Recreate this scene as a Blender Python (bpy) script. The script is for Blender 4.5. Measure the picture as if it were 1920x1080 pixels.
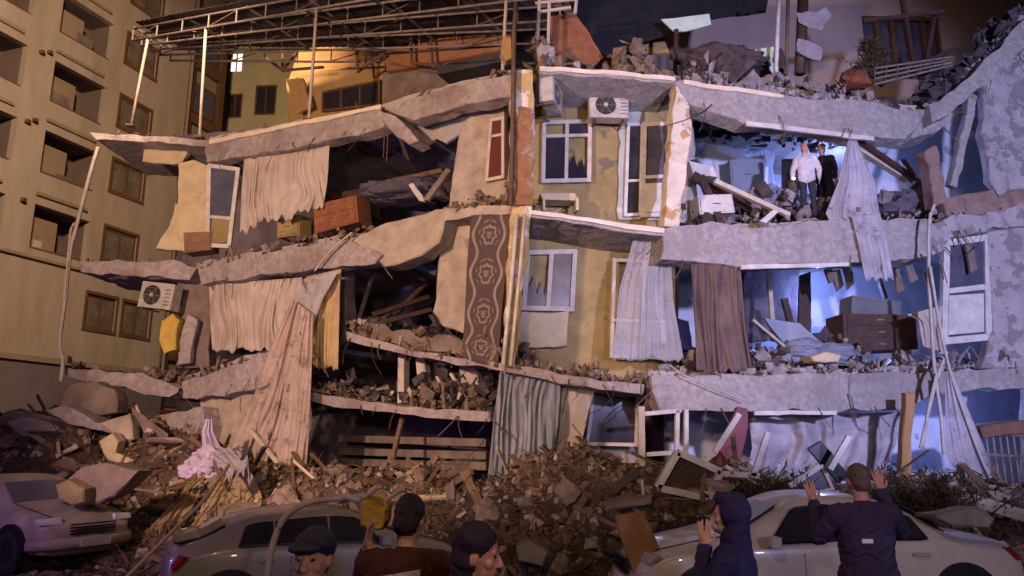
import bpy, bmesh, math, random
import numpy as np
from mathutils import Vector, Matrix, Euler, noise

random.seed(7)
for o in list(bpy.data.objects):
    bpy.data.objects.remove(o)
scene = bpy.context.scene
COL = scene.collection

# ------------------------------------------------------------------ camera
F_PX, PITCH, CAM_H = 1387.0, math.radians(12.0), 1.95
cam_data = bpy.data.cameras.new("camera")
cam_data.sensor_width = 36.0
cam_data.lens = 36.0 * F_PX / 1920.0
cam_data.clip_end = 500.0
cam = bpy.data.objects.new("camera", cam_data)
cam.location = (0, 0, CAM_H)
cam.rotation_euler = (math.radians(90) + PITCH, 0, 0)
COL.objects.link(cam)
scene.camera = cam

# ------------------------------------------------------------------ night sky
world = bpy.data.worlds.new("World")
scene.world = world
world.use_nodes = True
wn = world.node_tree.nodes
sky = wn.new("ShaderNodeTexSky")
sky.sky_type = 'NISHITA'
sky.sun_disc = False
sky.sun_elevation = math.radians(1.0)
sky.sun_rotation = math.radians(200)
world.node_tree.links.new(sky.outputs[0], wn["Background"].inputs[0])
wn["Background"].inputs[1].default_value = 0.009

sun_data = bpy.data.lights.new("moon", 'SUN')
sun_data.energy = 0.02
sun_data.angle = math.radians(5)
sun_data.color = (0.75, 0.72, 1.0)
sun = bpy.data.objects.new("moon", sun_data)
sun.rotation_euler = (math.radians(55), 0, math.radians(15))
COL.objects.link(sun)


def lamp(name, kind, loc, target, energy, color, size=0.6, spot=None):
    d = bpy.data.lights.new(name, kind)
    d.energy = energy
    d.color = color
    if kind == 'AREA':
        d.shape = 'DISK'
        d.size = size
    else:
        d.shadow_soft_size = size
    if kind == 'SPOT':
        d.spot_size = math.radians(spot)
        d.spot_blend = 0.5
    o = bpy.data.objects.new(name, d)
    o.location = loc
    v = Vector(target) - Vector(loc)
    o.rotation_euler = v.to_track_quat('-Z', 'Y').to_euler()
    COL.objects.link(o)
    return o


# sodium street lamps and the rescuers' floodlights on the street behind the camera, plus added fill lamps
lamp("street_lamp_light", 'SPOT', (-9.0, 1.0, 6.5), (-3.5, 16, 7.2), 11000, (1.0, 0.64, 0.46), 0.3, 66)
lamp("street_lamp_light", 'SPOT', (-8.5, 10.0, 17.5), (-16.5, 34.0, 11.0), 20000, (1.0, 0.68, 0.47), 0.8, 72)
lamp("street_lamp_light", 'SPOT', (-1.5, 0.5, 8.5), (0.0, 10.5, 0.0), 680, (1.0, 0.58, 0.30), 0.3, 120)
lamp("flood_fill_light", 'SPOT', (1.8, -2.0, 3.2), (0.2, 6.0, 1.2), 300, (1.0, 0.70, 0.66), 0.2, 80)  # added unseen fill lamp, brightens the people's faces
lamp("flood_fill_light", 'SPOT', (8.5, -1.0, 5.5), (7.0, 15.0, 7.4), 15000, (0.55, 0.54, 1.0), 0.3, 54)
lamp("flood_fill_light", 'SPOT', (6.5, -2.0, 3.0), (4.0, 10.0, 1.0), 800, (0.62, 0.56, 1.0), 0.2, 70)  # added low fill, lifts the cars and the heap in lavender
lamp("flood_fill_light", 'SPOT', (-2.0, -2.0, 4.5), (-0.5, 15.0, 7.6), 2100, (1.0, 0.70, 0.50), 0.3, 60)  # added centre fill aimed up at the facade
lamp("emergency_light", 'POINT', (-8.5, 7.5, 2.6), (0, 0, 0), 380, (0.48, 0.28, 1.0), 0.15)
# lamps burning in the open rooms of the right wing
lamp("room_light", 'POINT', (8.2, 17.6, 8.4), (8, 15, 8), 240, (0.27, 0.37, 1.0), 0.12)
lamp("room_light", 'POINT', (7.6, 17.9, 5.6), (8, 15, 5), 240, (0.27, 0.37, 1.0), 0.12)
lamp("room_light", 'POINT', (10.2, 16.6, 2.6), (9, 15, 2), 60, (0.27, 0.34, 1.0), 0.12)

scene.view_settings.view_transform = 'Standard'
scene.view_settings.look = 'None'
scene.view_settings.exposure = 0.0
scene.view_settings.gamma = 1.0
scene.view_settings.use_curve_mapping = False
scene.cycles.use_denoising = True
scene.cycles.max_bounces = 6
scene.cycles.transparent_max_bounces = 12

# ------------------------------------------------------------------ measuring: photo pixel -> point on a real vertical plane
FW = Vector((0, math.cos(PITCH), math.sin(PITCH)))
UP = Vector((0, -math.sin(PITCH), math.cos(PITCH)))
RT = Vector((1, 0, 0))
EYE = Vector((0, 0, CAM_H))


def ray(x, y):
    return RT * ((x - 960) / F_PX) + UP * ((540 - y) / F_PX) + FW


class Plane:
    def __init__(s, pt, d):
        s.pt = Vector((pt[0], pt[1], 0))
        s.d = Vector((d[0], d[1], 0)).normalized()
        s.n = Vector((-s.d.y, s.d.x, 0))
        if s.n.y < 0:
            s.n = -s.n

    def p(s, x, y, off=0.0):
        r = ray(x, y)
        t = ((s.pt + s.n * off - EYE).dot(s.n)) / r.dot(s.n)
        return EYE + r * t


PL = Plane((0, 14), (-0.892, 0.452))      # left wing facade, receding to the left
PLL = Plane((-8, 18), (-1, 0.05))         # far left stub of the left wing
PR = Plane((0, 14), (0.993, 0.12))        # centre bay and right wing facade
PB = Plane((-19.5, 28), (0.32, 0.95))     # tan apartment block behind on the left


def flat(Y):
    return Plane((0, Y), (1, 0))


# ------------------------------------------------------------------ materials
MATS = {}


def mat(name, c1, c2=None, scale=3.0, rough=0.85, bump=0.0, bscale=12.0, patch=None, pscale=1.5, pthr=0.55, psoft=0.012,
        spec=0.3, metal=0.0, alpha=1.0, emit=None, estr=0.0, transl=0.0, rnd=0.0, stretch=None, detail=6, clear=0.0, holes=0.0):
    if name in MATS:
        return MATS[name]
    m = bpy.data.materials.new(name)
    m.use_nodes = True
    nt = m.node_tree
    N, L = nt.nodes, nt.links
    b = N["Principled BSDF"]
    b.inputs["Roughness"].default_value = rough
    b.inputs["Specular IOR Level"].default_value = spec
    b.inputs["Metallic"].default_value = metal
    b.inputs["Coat Weight"].default_value = clear
    c2 = c2 or tuple(v * 0.7 for v in c1)
    tc = N.new("ShaderNodeTexCoord")
    vec = tc.outputs["Object"]
    if stretch:
        mp = N.new("ShaderNodeMapping")
        mp.inputs["Scale"].default_value = stretch
        L.new(vec, mp.inputs[0])
        vec = mp.outputs[0]
    n1 = N.new("ShaderNodeTexNoise")
    n1.inputs["Scale"].default_value = scale
    n1.inputs["Detail"].default_value = detail
    n1.inputs["Roughness"].default_value = 0.65
    L.new(vec, n1.inputs["Vector"])
    r = N.new("ShaderNodeValToRGB")
    r.color_ramp.elements[0].position = 0.32
    r.color_ramp.elements[1].position = 0.68
    r.color_ramp.elements[0].color = (*c2, 1)
    r.color_ramp.elements[1].color = (*c1, 1)
    L.new(n1.outputs["Fac"], r.inputs[0])
    col = r.outputs[0]
    height = None
    if patch:
        n2 = N.new("ShaderNodeTexNoise")
        n2.inputs["Scale"].default_value = pscale
        n2.inputs["Detail"].default_value = 5
        n2.inputs["Roughness"].default_value = 0.6
        L.new(tc.outputs["Object"], n2.inputs["Vector"])
        r2 = N.new("ShaderNodeValToRGB")
        r2.color_ramp.elements[0].position = pthr - psoft
        r2.color_ramp.elements[1].position = pthr + psoft
        L.new(n2.outputs["Fac"], r2.inputs[0])
        mx = N.new("ShaderNodeMixRGB")
        mx.inputs["Color2"].default_value = (*patch, 1)
        L.new(r2.outputs[0], mx.inputs["Fac"])
        L.new(col, mx.inputs["Color1"])
        col = mx.outputs[0]
        height = r2.outputs[0]
    if rnd:
        oi = N.new("ShaderNodeObjectInfo")
        hs = N.new("ShaderNodeHueSaturation")
        mr = N.new("ShaderNodeMapRange")
        mr.inputs["To Min"].default_value = 1 - rnd
        mr.inputs["To Max"].default_value = 1 + rnd
        L.new(oi.outputs["Random"], mr.inputs["Value"])
        L.new(mr.outputs[0], hs.inputs["Value"])
        L.new(col, hs.inputs["Color"])
        col = hs.outputs[0]
    L.new(col, b.inputs["Base Color"])
    if bump:
        n3 = N.new("ShaderNodeTexNoise")
        n3.inputs["Scale"].default_value = bscale
        n3.inputs["Detail"].default_value = 8
        n3.inputs["Roughness"].default_value = 0.7
        L.new(tc.outputs["Object"] if not stretch else vec, n3.inputs["Vector"])
        bp = N.new("ShaderNodeBump")
        bp.inputs["Strength"].default_value = bump
        bp.inputs["Distance"].default_value = 0.06
        h = n3.outputs["Fac"]
        if height is not None:
            ms = N.new("ShaderNodeMath")
            ms.operation = 'MULTIPLY_ADD'
            ms.inputs[1].default_value = -0.5
            L.new(height, ms.inputs[0])
            L.new(h, ms.inputs[2])
            h = ms.outputs[0]
        L.new(h, bp.inputs["Height"])
        L.new(bp.outputs[0], b.inputs["Normal"])
    if emit:
        b.inputs["Emission Color"].default_value = (*emit, 1)
        b.inputs["Emission Strength"].default_value = estr
    if transl or alpha < 1:
        out = N["Material Output"]
        cur = b.outputs[0]
        if transl:
            t = N.new("ShaderNodeBsdfTranslucent")
            L.new(col, t.inputs[0])
            ms = N.new("ShaderNodeMixShader")
            ms.inputs[0].default_value = transl
            L.new(cur, ms.inputs[1])
            L.new(t.outputs[0], ms.inputs[2])
            cur = ms.outputs[0]
        if alpha < 1:
            t = N.new("ShaderNodeBsdfTransparent")
            ms = N.new("ShaderNodeMixShader")
            ms.inputs[0].default_value = alpha
            if holes:
                # moth-eaten, torn weave
                nh = N.new("ShaderNodeTexNoise")
                nh.inputs["Scale"].default_value = 3.2
                nh.inputs["Detail"].default_value = 7
                nh.inputs["Roughness"].default_value = 0.7
                L.new(tc.outputs["Object"], nh.inputs["Vector"])
                mh = N.new("ShaderNodeMapRange")
                mh.inputs["From Min"].default_value = holes
                mh.inputs["From Max"].default_value = holes + 0.12
                mh.inputs["To Min"].default_value = 0.08
                mh.inputs["To Max"].default_value = alpha
                L.new(nh.outputs["Fac"], mh.inputs["Value"])
                L.new(mh.outputs[0], ms.inputs[0])
            L.new(t.outputs[0], ms.inputs[1])
            L.new(cur, ms.inputs[2])
            cur = ms.outputs[0]
        L.new(cur, out.inputs["Surface"])
    MATS[name] = m
    return m


CONC = mat("concrete_pinkish", (0.46, 0.39, 0.37), (0.27, 0.22, 0.21), 7.0, bump=0.9, bscale=14, patch=(0.21, 0.16, 0.14), pscale=1.1, pthr=0.60, psoft=0.13)
CONC_R = mat("concrete_pale", (0.45, 0.41, 0.39), (0.27, 0.24, 0.235), 9.0, bump=1.0, bscale=16, patch=(0.27, 0.23, 0.22), pscale=1.1, pthr=0.62, psoft=0.13)
CONC_D = mat("concrete_dirty", (0.25, 0.19, 0.15), (0.12, 0.09, 0.075), 2.0, bump=0.6, bscale=8)
SOFFIT = mat("soffit_plaster", (0.40, 0.36, 0.33), (0.26, 0.22, 0.20), 1.4, bump=0.25, patch=(0.20, 0.16, 0.14), pscale=0.7, pthr=0.63)
BEIGE = mat("beige_plaster", (0.43, 0.36, 0.28), (0.27, 0.22, 0.165), 3.0, bump=0.2, patch=(0.24, 0.19, 0.15), pscale=0.9, pthr=0.66)
YELLOW = mat("yellow_plaster", (0.33, 0.245, 0.10), (0.20, 0.145, 0.06), 2.0, bump=0.3, patch=(0.15, 0.12, 0.075), pscale=1.8, pthr=0.64)
CREAM = mat("cream_plaster", (0.58, 0.47, 0.29), (0.42, 0.33, 0.20), 2.5, bump=0.2, patch=(0.36, 0.29, 0.2), pscale=1.1, pthr=0.68)
BLUEWALL = mat("pale_blue_paint", (0.60, 0.63, 0.74), (0.44, 0.47, 0.58), 1.6, bump=0.2, patch=(0.30, 0.30, 0.34), pscale=2.2, pthr=0.64)
PEEL = mat("peeling_plaster", (0.40, 0.36, 0.36), (0.27, 0.235, 0.24), 3.0, bump=0.6, patch=(0.22, 0.19, 0.19), pscale=3.2, pthr=0.55)
PEEL_Y = mat("peeling_yellow", (0.62, 0.46, 0.22), (0.42, 0.28, 0.12), 3.0, bump=0.6, patch=(0.70, 0.64, 0.55), pscale=2.2, pthr=0.56)
ORANGE = mat("orange_render", (0.34, 0.15, 0.065), (0.22, 0.10, 0.045), 1.6, bump=0.1)
OCHRE = mat("ochre_render", (0.44, 0.28, 0.11), (0.32, 0.20, 0.08), 1.6, bump=0.1)
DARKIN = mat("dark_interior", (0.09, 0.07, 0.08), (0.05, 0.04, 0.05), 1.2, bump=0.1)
DEB = mat("small_debris", (0.26, 0.18, 0.12), (0.08, 0.055, 0.04), 6, bump=0.4, bscale=20)
DEB_R = mat("small_debris_grey", (0.34, 0.29, 0.27), (0.15, 0.12, 0.12), 6, bump=0.4, bscale=20)
EARTH = mat("rubble_earth", (0.13, 0.08, 0.05), (0.04, 0.027, 0.02), 3.5, bump=1.0, bscale=7)
ASPHALT = mat("asphalt", (0.06, 0.055, 0.05), (0.035, 0.032, 0.03), 4, bump=0.3, bscale=40)
CHUNK = mat("rubble_concrete", (0.32, 0.24, 0.19), (0.15, 0.11, 0.085), 3, bump=0.6, bscale=9, rnd=0.45)
BRICK = mat("rubble_brick", (0.24, 0.115, 0.07), (0.12, 0.06, 0.04), 5, bump=0.4, rnd=0.4)
WOOD = mat("timber", (0.23, 0.145, 0.085), (0.11, 0.07, 0.042), 4, rough=0.7, bump=0.3, stretch=(1, 1, 8), rnd=0.4)
WOOD_R = mat("orange_wood", (0.27, 0.11, 0.05), (0.16, 0.06, 0.03), 4, rough=0.5, bump=0.15)
WOOD_D = mat("dark_wood", (0.075, 0.04, 0.028), (0.035, 0.018, 0.014), 4, rough=0.5, bump=0.2)
STEEL = mat("galvanised_steel", (0.26, 0.22, 0.19), (0.13, 0.09, 0.07), 5, rough=0.55, spec=0.5)
RUST = mat("rusty_steel", (0.16, 0.09, 0.06), (0.08, 0.05, 0.04), 8, rough=0.7, bump=0.3)
SHEET = mat("roof_sheet", (0.07, 0.055, 0.055), (0.035, 0.028, 0.03), 1.5, rough=0.6, bump=0.1)
PVC = mat("white_pvc", (0.60, 0.57, 0.53), (0.40, 0.37, 0.33), 4, rough=0.45)
PVC_T = mat("dusty_white_pvc", (0.55, 0.48, 0.40), (0.38, 0.32, 0.26), 4, rough=0.6)
GLASS = mat("dark_glass", (0.035, 0.03, 0.04), (0.02, 0.018, 0.025), 1.5, rough=0.12, spec=0.6)
GLASS_B = mat("dusty_glass", (0.10, 0.10, 0.14), (0.05, 0.05, 0.08), 2.0, rough=0.3, spec=0.5)
WHITE_M = mat("white_metal", (0.46, 0.43, 0.38), (0.30, 0.27, 0.23), 5, rough=0.5)
BLACK = mat("black_plastic", (0.018, 0.017, 0.02), (0.01, 0.01, 0.012), 4, rough=0.45)
CURT_P = mat("pink_cream_curtain", (0.66, 0.57, 0.49), (0.47, 0.38, 0.32), 1.2, rough=0.9, bump=0.15, bscale=30, transl=0.25)
CURT_Y = mat("straw_curtain", (0.60, 0.45, 0.24), (0.38, 0.27, 0.13), 1.4, rough=0.9, bump=0.15, bscale=30, transl=0.2)
CURT_W = mat("lace_curtain", (0.68, 0.64, 0.66), (0.50, 0.46, 0.49), 2.0, rough=0.9, bump=0.2, bscale=25, transl=0.45, alpha=0.88, holes=0.33)
VEIL = mat("grey_veil", (0.60, 0.58, 0.58), (0.46, 0.44, 0.45), 2.0, rough=0.9, bump=0.2, bscale=25, transl=0.4, alpha=0.5, holes=0.30)
TULLE = mat("tulle_curtain", (0.80, 0.66, 0.58), (0.62, 0.49, 0.42), 2.0, rough=0.9, bump=0.2, bscale=25, transl=0.45, alpha=0.78, holes=0.36)
CURT_B = mat("brown_curtain", (0.15, 0.10, 0.085), (0.085, 0.055, 0.048), 1.5, rough=0.85, bump=0.2, bscale=25)
CURT_S = mat("slate_striped_curtain", (0.30, 0.31, 0.33), (0.12, 0.13, 0.17), 6.0, rough=0.9, bump=0.15, stretch=(2.5, 2.5, 0.05))
CABLE = mat("cable", (0.50, 0.43, 0.38), (0.36, 0.30, 0.26), 6, rough=0.7)
CABLE_D = mat("dark_cable", (0.05, 0.04, 0.04), (0.03, 0.025, 0.025), 6, rough=0.6)
TANBLD = mat("tan_facade_paint", (0.41, 0.335, 0.25), (0.30, 0.24, 0.175), 1.2, bump=0.08, bscale=3, stretch=(1, 1, .22))
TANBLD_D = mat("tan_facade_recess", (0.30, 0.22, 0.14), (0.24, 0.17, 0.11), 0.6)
LOGGIA = mat("shaded_loggia_tan", (0.17, 0.125, 0.10), (0.13, 0.095, 0.08), 0.6)  # darker than the facade: the shade of the recess is in the colour
GLASS_T = mat("curtained_glass", (0.22, 0.17, 0.12), (0.09, 0.07, 0.05), 1.6, rough=0.25, spec=0.5)
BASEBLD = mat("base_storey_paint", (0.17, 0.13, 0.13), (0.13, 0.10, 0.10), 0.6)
BROWNTRIM = mat("brown_trim", (0.15, 0.075, 0.035), (0.10, 0.05, 0.025), 1.0, rough=0.6)
YGBLD = mat("olive_yellow_facade", (0.45, 0.39, 0.21), (0.36, 0.31, 0.16), 0.8)
LIT = mat("lit_window_glass", (0.9, 0.9, 0.85), (0.9, 0.9, 0.85), 1.0, emit=(1.0, 0.97, 0.88), estr=1.3)


# ------------------------------------------------------------------ object helpers
def setp(o, label=None, cat=None, group=None, kind=None):
    if label:
        o["label"] = label
    if cat:
        o["category"] = cat
    if group:
        o["group"] = group
    if kind:
        o["kind"] = kind
    return o


def thing(name, label, cat, loc=(0, 0, 0), group=None):
    o = bpy.data.objects.new(name, None)
    o.empty_display_size = 0.2
    o.location = loc
    COL.objects.link(o)
    return setp(o, label, cat, group)


class MB:
    """collects shapes and links them as ONE mesh object"""

    def __init__(s):
        s.v, s.f, s.mi, s.uv = [], [], [], {}

    def add(s, verts, faces, mi=0):
        b = len(s.v)
        s.v += [tuple(v) for v in verts]
        s.f += [tuple(i + b for i in f) for f in faces]
        s.mi += [mi] * len(faces)
        return b

    def box(s, c, size, rot=None, mi=0, jit=0.0):
        c = Vector(c)
        vs = []
        for x in (-.5, .5):
            for y in (-.5, .5):
                for z in (-.5, .5):
                    q = Vector((x * size[0], y * size[1], z * size[2]))
                    if jit:
                        q += Vector((random.uniform(-1, 1) * size[0], random.uniform(-1, 1) * size[1], random.uniform(-1, 1) * size[2])) * jit
                    if rot is not None:
                        q = rot @ q
                    vs.append(c + q)
        s.add(vs, [(0, 1, 3, 2), (4, 6, 7, 5), (0, 4, 5, 1), (2, 3, 7, 6), (0, 2, 6, 4), (1, 5, 7, 3)], mi)
        return s

    def bar(s, p, q, w, d, n, mi=0, ext=0.0):
        """box from p to q, width w in the plane perpendicular to n, depth d along n"""
        p, q, n = Vector(p), Vector(q), Vector(n).normalized()
        t = (q - p).normalized()
        p, q = p - t * ext, q + t * ext
        b = n.cross(t).normalized() * w / 2
        nn = n * d / 2
        vs = [p - b - nn, p + b - nn, p + b + nn, p - b + nn, q - b - nn, q + b - nn, q + b + nn, q - b + nn]
        s.add(vs, [(0, 3, 2, 1), (4, 5, 6, 7), (0, 1, 5, 4), (1, 2, 6, 5), (2, 3, 7, 6), (3, 0, 4, 7)], mi)
        return s

    def tube(s, pts, r, n=6, mi=0, r2=None):
        pts = [Vector(p) for p in pts]
        rings = []
        up = Vector((0.13, 0.2, 0.97))
        vs, fs = [], []
        m = len(pts)
        for i, p in enumerate(pts):
            t = (pts[min(i + 1, m - 1)] - pts[max(i - 1, 0)]).normalized()
            a = t.cross(up if abs(t.dot(up)) < 0.95 else Vector((1, 0, 0))).normalized()
            b = t.cross(a)
            rr = r if r2 is None else r + (r2 - r) * i / max(1, m - 1)
            for k in range(n):
                an = 2 * math.pi * k / n
                vs.append(p + (a * math.cos(an) + b * math.sin(an)) * rr)
        for i in range(m - 1):
            for k in range(n):
                fs.append((i * n + k, i * n + (k + 1) % n, (i + 1) * n + (k + 1) % n, (i + 1) * n + k))
        fs.append(tuple(range(n - 1, -1, -1)))
        fs.append(tuple((m - 1) * n + k for k in range(n)))
        s.add(vs, fs, mi)
        return s

    def cyl(s, c, axis, r, h, n=20, mi=0, r2=None):
        a = Vector(axis).normalized() * h / 2
        return s.tube([Vector(c) - a, Vector(c) + a], r, n, mi, r2)

    def disc(s, c, axis, r, n=20, mi=0):
        c, t = Vector(c), Vector(axis).normalized()
        a = t.cross(Vector((0, 0, 1)) if abs(t.z) < .9 else Vector((1, 0, 0))).normalized()
        b = t.cross(a)
        s.add([c + (a * math.cos(2 * math.pi * k / n) + b * math.sin(2 * math.pi * k / n)) * r for k in range(n)], [tuple(range(n))], mi)
        return s

    def ring(s, c, axis, R, r, n=24, m=6, mi=0):
        c, t = Vector(c), Vector(axis).normalized()
        a = t.cross(Vector((0, 0, 1)) if abs(t.z) < .9 else Vector((1, 0, 0))).normalized()
        b = t.cross(a)
        vs, fs = [], []
        for k in range(n):
            an = 2 * math.pi * k / n
            e = a * math.cos(an) + b * math.sin(an)
            for j in range(m):
                bn = 2 * math.pi * j / m
                vs.append(c + e * (R + r * math.cos(bn)) + t * r * math.sin(bn))
        for k in range(n):
            for j in range(m):
                fs.append((k * m + j, k * m + (j + 1) % m, ((k + 1) % n) * m + (j + 1) % m, ((k + 1) % n) * m + j))
        s.add(vs, fs, mi)
        return s

    def prism(s, front, nvec, mi=0, mi_side=None):
        """closed solid: front polygon pushed along nvec"""
        front = [Vector(p) for p in front]
        nvec = Vector(nvec)
        k = len(front)
        b = len(s.v)
        s.v += [tuple(p) for p in front] + [tuple(p + nvec) for p in front]
        s.f.append(tuple(b + i for i in range(k)))
        s.f.append(tuple(b + k + i for i in range(k - 1, -1, -1)))
        s.mi += [mi, mi]
        for i in range(k):
            j = (i + 1) % k
            s.f.append((b + i, b + k + i, b + k + j, b + j))
            s.mi.append(mi if mi_side is None else mi_side)
        return s

    def chunk(s, c, size, mi=0):
        e = Euler((random.uniform(0, 6.3), random.uniform(0, 6.3), random.uniform(0, 6.3))).to_matrix()
        s.box(c, size, e, mi, jit=0.22)

    def build(s, name, mats, parent=None, smooth=False, label=None, cat=None, group=None, kind=None, fix=True):
        me = bpy.data.meshes.new(name)
        me.from_pydata(s.v, [], s.f)
        if not isinstance(mats, (list, tuple)):
            mats = [mats]
        for m in mats:
            me.materials.append(m)
        if len(mats) > 1:
            me.polygons.foreach_set("material_index", s.mi)
        if fix:
            bm = bmesh.new()
            bm.from_mesh(me)
            bmesh.ops.recalc_face_normals(bm, faces=bm.faces)
            bm.to_mesh(me)
            bm.free()
        if smooth:
            me.polygons.foreach_set("use_smooth", [True] * len(me.polygons))
        me.update()
        o = bpy.data.objects.new(name, me)
        COL.objects.link(o)
        if parent is not None:
            adopt(o, parent)
        return setp(o, label, cat, group, kind)


WORLD_OF = {}


def world_matrix(o):
    m = Matrix.LocRotScale(o.location, o.rotation_euler, o.scale)
    if o.parent is not None:
        return world_matrix(o.parent) @ o.matrix_parent_inverse @ m
    return m


def adopt(o, parent):
    o.parent = parent
    o.matrix_parent_inverse = world_matrix(parent).inverted()


def resample(pts, step, jit):
    out = []
    k = len(pts)
    for i in range(k):
        a, b = pts[i], pts[(i + 1) % k]
        L = (b - a).length
        m = max(1, int(L / step))
        for j in range(m):
            out.append(a.lerp(b, j / m))
    return out


def slab(name, pl, px, depth, m, parent, off=0.0, jit=0.035, step=0.22, label=None, tilt=0.0, cat=None, kind=None):
    """ragged concrete solid: outline measured on a facade plane, pushed back by its real depth"""
    base = [pl.p(x, y, off) for x, y in px]
    ring = resample(base, step, jit)
    up = Vector((0, 0, 1))
    fr, bk = [], []
    for p in ring:
        q = noise.noise(p * 2.3) * 1.4 + noise.noise(p * 7.1) * 0.9
        q2 = noise.noise(p * 3.1 + Vector((5, 9, 2))) * 1.6
        pp = p + pl.d * q2 * jit + up * q * jit + pl.n * noise.noise(p * 4.0 + Vector((1, 7, 3))) * jit
        fr.append(pp)
        bk.append(pp + pl.n * depth + up * (tilt * depth + noise.noise(p * 1.7 + Vector((3, 3, 3))) * jit))
    mb = MB()
    k = len(fr)
    # a chamfered lip between front and sides so broken edges catch light
    c = sum(fr, Vector()) / k
    lip = min(0.03, depth * 0.15)
    inner = [p + (c - p).normalized() * lip * (0.6 + 0.8 * random.random()) for p in fr]
    mb.v = [tuple(p) for p in inner] + [tuple(p + pl.n * lip) for p in fr] + [tuple(p) for p in bk]
    mb.f = [tuple(range(k)), tuple(2 * k + i for i in range(k - 1, -1, -1))]
    for i in range(k):
        j = (i + 1) % k
        mb.f.append((i, k + i, k + j, j))
        mb.f.append((k + i, 2 * k + i, 2 * k + j, k + j))
    mb.mi = [0] * len(mb.f)
    o = mb.build(name, m, parent, label=label, cat=cat, kind=kind)
    if jit >= 0.03 and step < 0.5:
        roughen(o.data, jit)
    return o


def roughen(me, amp):
    """real relief on broken concrete: dents, chips and a granular face"""
    bm = bmesh.new()
    bm.from_mesh(me)
    bmesh.ops.triangulate(bm, faces=bm.faces)
    for lim in (1.6, 0.8, 0.42, 0.26):
        long_e = [e for e in bm.edges if e.calc_length() > lim]
        if long_e and len(bm.faces) < 9000:
            bmesh.ops.subdivide_edges(bm, edges=long_e, cuts=1)
            bmesh.ops.triangulate(bm, faces=[f for f in bm.faces if len(f.verts) > 3])
    bm.normal_update()
    k = min(1.0, amp / 0.045)
    for v in bm.verts:
        p = v.co
        d = noise.noise(p * 5.5) * 0.018 + noise.noise(p * 13.0) * 0.009
        c = noise.noise(p * 1.9 + Vector((4, 8, 1)))
        if c > 0.28:
            d -= (c - 0.28) * 0.16
        v.co = p + v.normal * d * k
    bm.to_mesh(me)
    bm.free()


def debris(name, pl, line, n, size, parent, m=None, off=(0.0, 1.2), up=0.15, kind="stuff"):
    """small broken bits lying in uneven drifts along a measured line, too small to pick apart"""
    mb = MB()
    i = 0
    while i < n:
        t = random.random() * (len(line) - 1)
        k = min(int(t), len(line) - 2)
        t -= k
        x = line[k][0] * (1 - t) + line[k + 1][0] * t
        y = line[k][1] * (1 - t) + line[k + 1][1] * t
        p0 = pl.p(x, y)
        dens = 0.5 + 1.1 * noise.noise(p0 * 0.9 + Vector((3, 1, 7))) + 0.4 * noise.noise(p0 * 3)
        if random.random() > dens + 0.12:
            i += 0.35
            continue
        i += 1
        o_ = random.uniform(*off)
        s = size * (0.25 + random.random() ** 3 * 1.5)
        p = p0 + pl.n * o_ + Vector((0, 0, random.random() ** 2 * up * max(0.1, dens) * 1.6 + s * 0.25))
        r_ = random.random()
        if r_ < 0.16:
            mb.chunk(p, (min(s * 4.5, .45), s * 0.4, s * 0.3))
        elif r_ < 0.3:
            mb.chunk(p, (s * 1.8, s * 1.4, s * 0.22))
        else:
            mb.chunk(p, (s, s * random.uniform(.5, 1), s * random.uniform(.3, .7)))
    return mb.build(name, m or DEB, parent, kind=kind, fix=False)


def sheet(name, pl, left, right, m, folds=8, amp=0.06, off=0.0, nu=60, nv=24, sag=0.0, parent=None, label=None, cat=None,
          group=None, ragged=0.0, thick=0.006, seed=0, gather=None, uvs=False, phase=0.0, billow=0.0, run=0.0):
    """cloth hanging between two measured edges (listed top to bottom), with pleats that have real depth"""
    def along(poly, t):
        k = t * (len(poly) - 1)
        i = min(int(k), len(poly) - 2)
        k -= i
        return (poly[i][0] * (1 - k) + poly[i + 1][0] * k, poly[i][1] * (1 - k) + poly[i + 1][1] * k)
    mb = MB()
    uvl = []
    sd = Vector((seed * 3.7, seed * 1.3, seed * 5.1))
    for j in range(nv + 1):
        v = j / nv
        l, r = along(left, v), along(right, v)
        for i in range(nu + 1):
            u = i / nu
            x = l[0] * (1 - u) + r[0] * u
            y = l[1] * (1 - u) + r[1] * u
            y += sag * 4 * u * (1 - u) * (1 - v)
            if ragged:
                y += ragged * v ** 3 * (1.3 * noise.noise(Vector((u * 6, 2.2, seed))) + .9 * noise.noise(Vector((u * 19, 4.2, seed))))
            uw = u + 0.16 * noise.noise(Vector((u * 2.6, v * 1.3, 3)) + sd) + 0.03 * noise.noise(Vector((u * 11, v * 1.6, 8)) + sd)
            a_ = 0.35 + 0.9 * abs(noise.noise(Vector((u * folds * 0.6, v * 0.7, 5)) + sd))
            d = amp * (math.sin(uw * folds * 2 * math.pi + phase) * a_ * (0.45 + 0.4 * v)
                       + 0.35 * math.sin(uw * folds * 5.3 + 1.0 + 2 * v) + 1.3 * noise.noise(Vector((uw * folds * 0.55 + v * 1.4, v * 2.4, 1)) + sd)
                       + 0.25 * noise.noise(Vector((uw * folds * 3.0, v * 7, 4)) + sd))
            d -= billow * math.sin(math.pi * v) * math.sin(math.pi * u) + run * v
            mb.v.append(tuple(pl.p(x, y, off + d)))
            uvl.append((u, 1 - v))
    for j in range(nv):
        for i in range(nu):
            a = j * (nu + 1) + i
            mb.f.append((a, a + 1, a + nu + 2, a + nu + 1))
            mb.mi.append(0)
    o = mb.build(name, m, parent, smooth=True, label=label, cat=cat, group=group)
    if uvs:
        lay = o.data.uv_layers.new(name="uv")
        for lp in o.data.loops:
            lay.data[lp.index].uv = uvl[lp.vertex_index]
    if thick:
        md = o.modifiers.new("thickness", 'SOLIDIFY')
        md.thickness = thick
    return o


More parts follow.
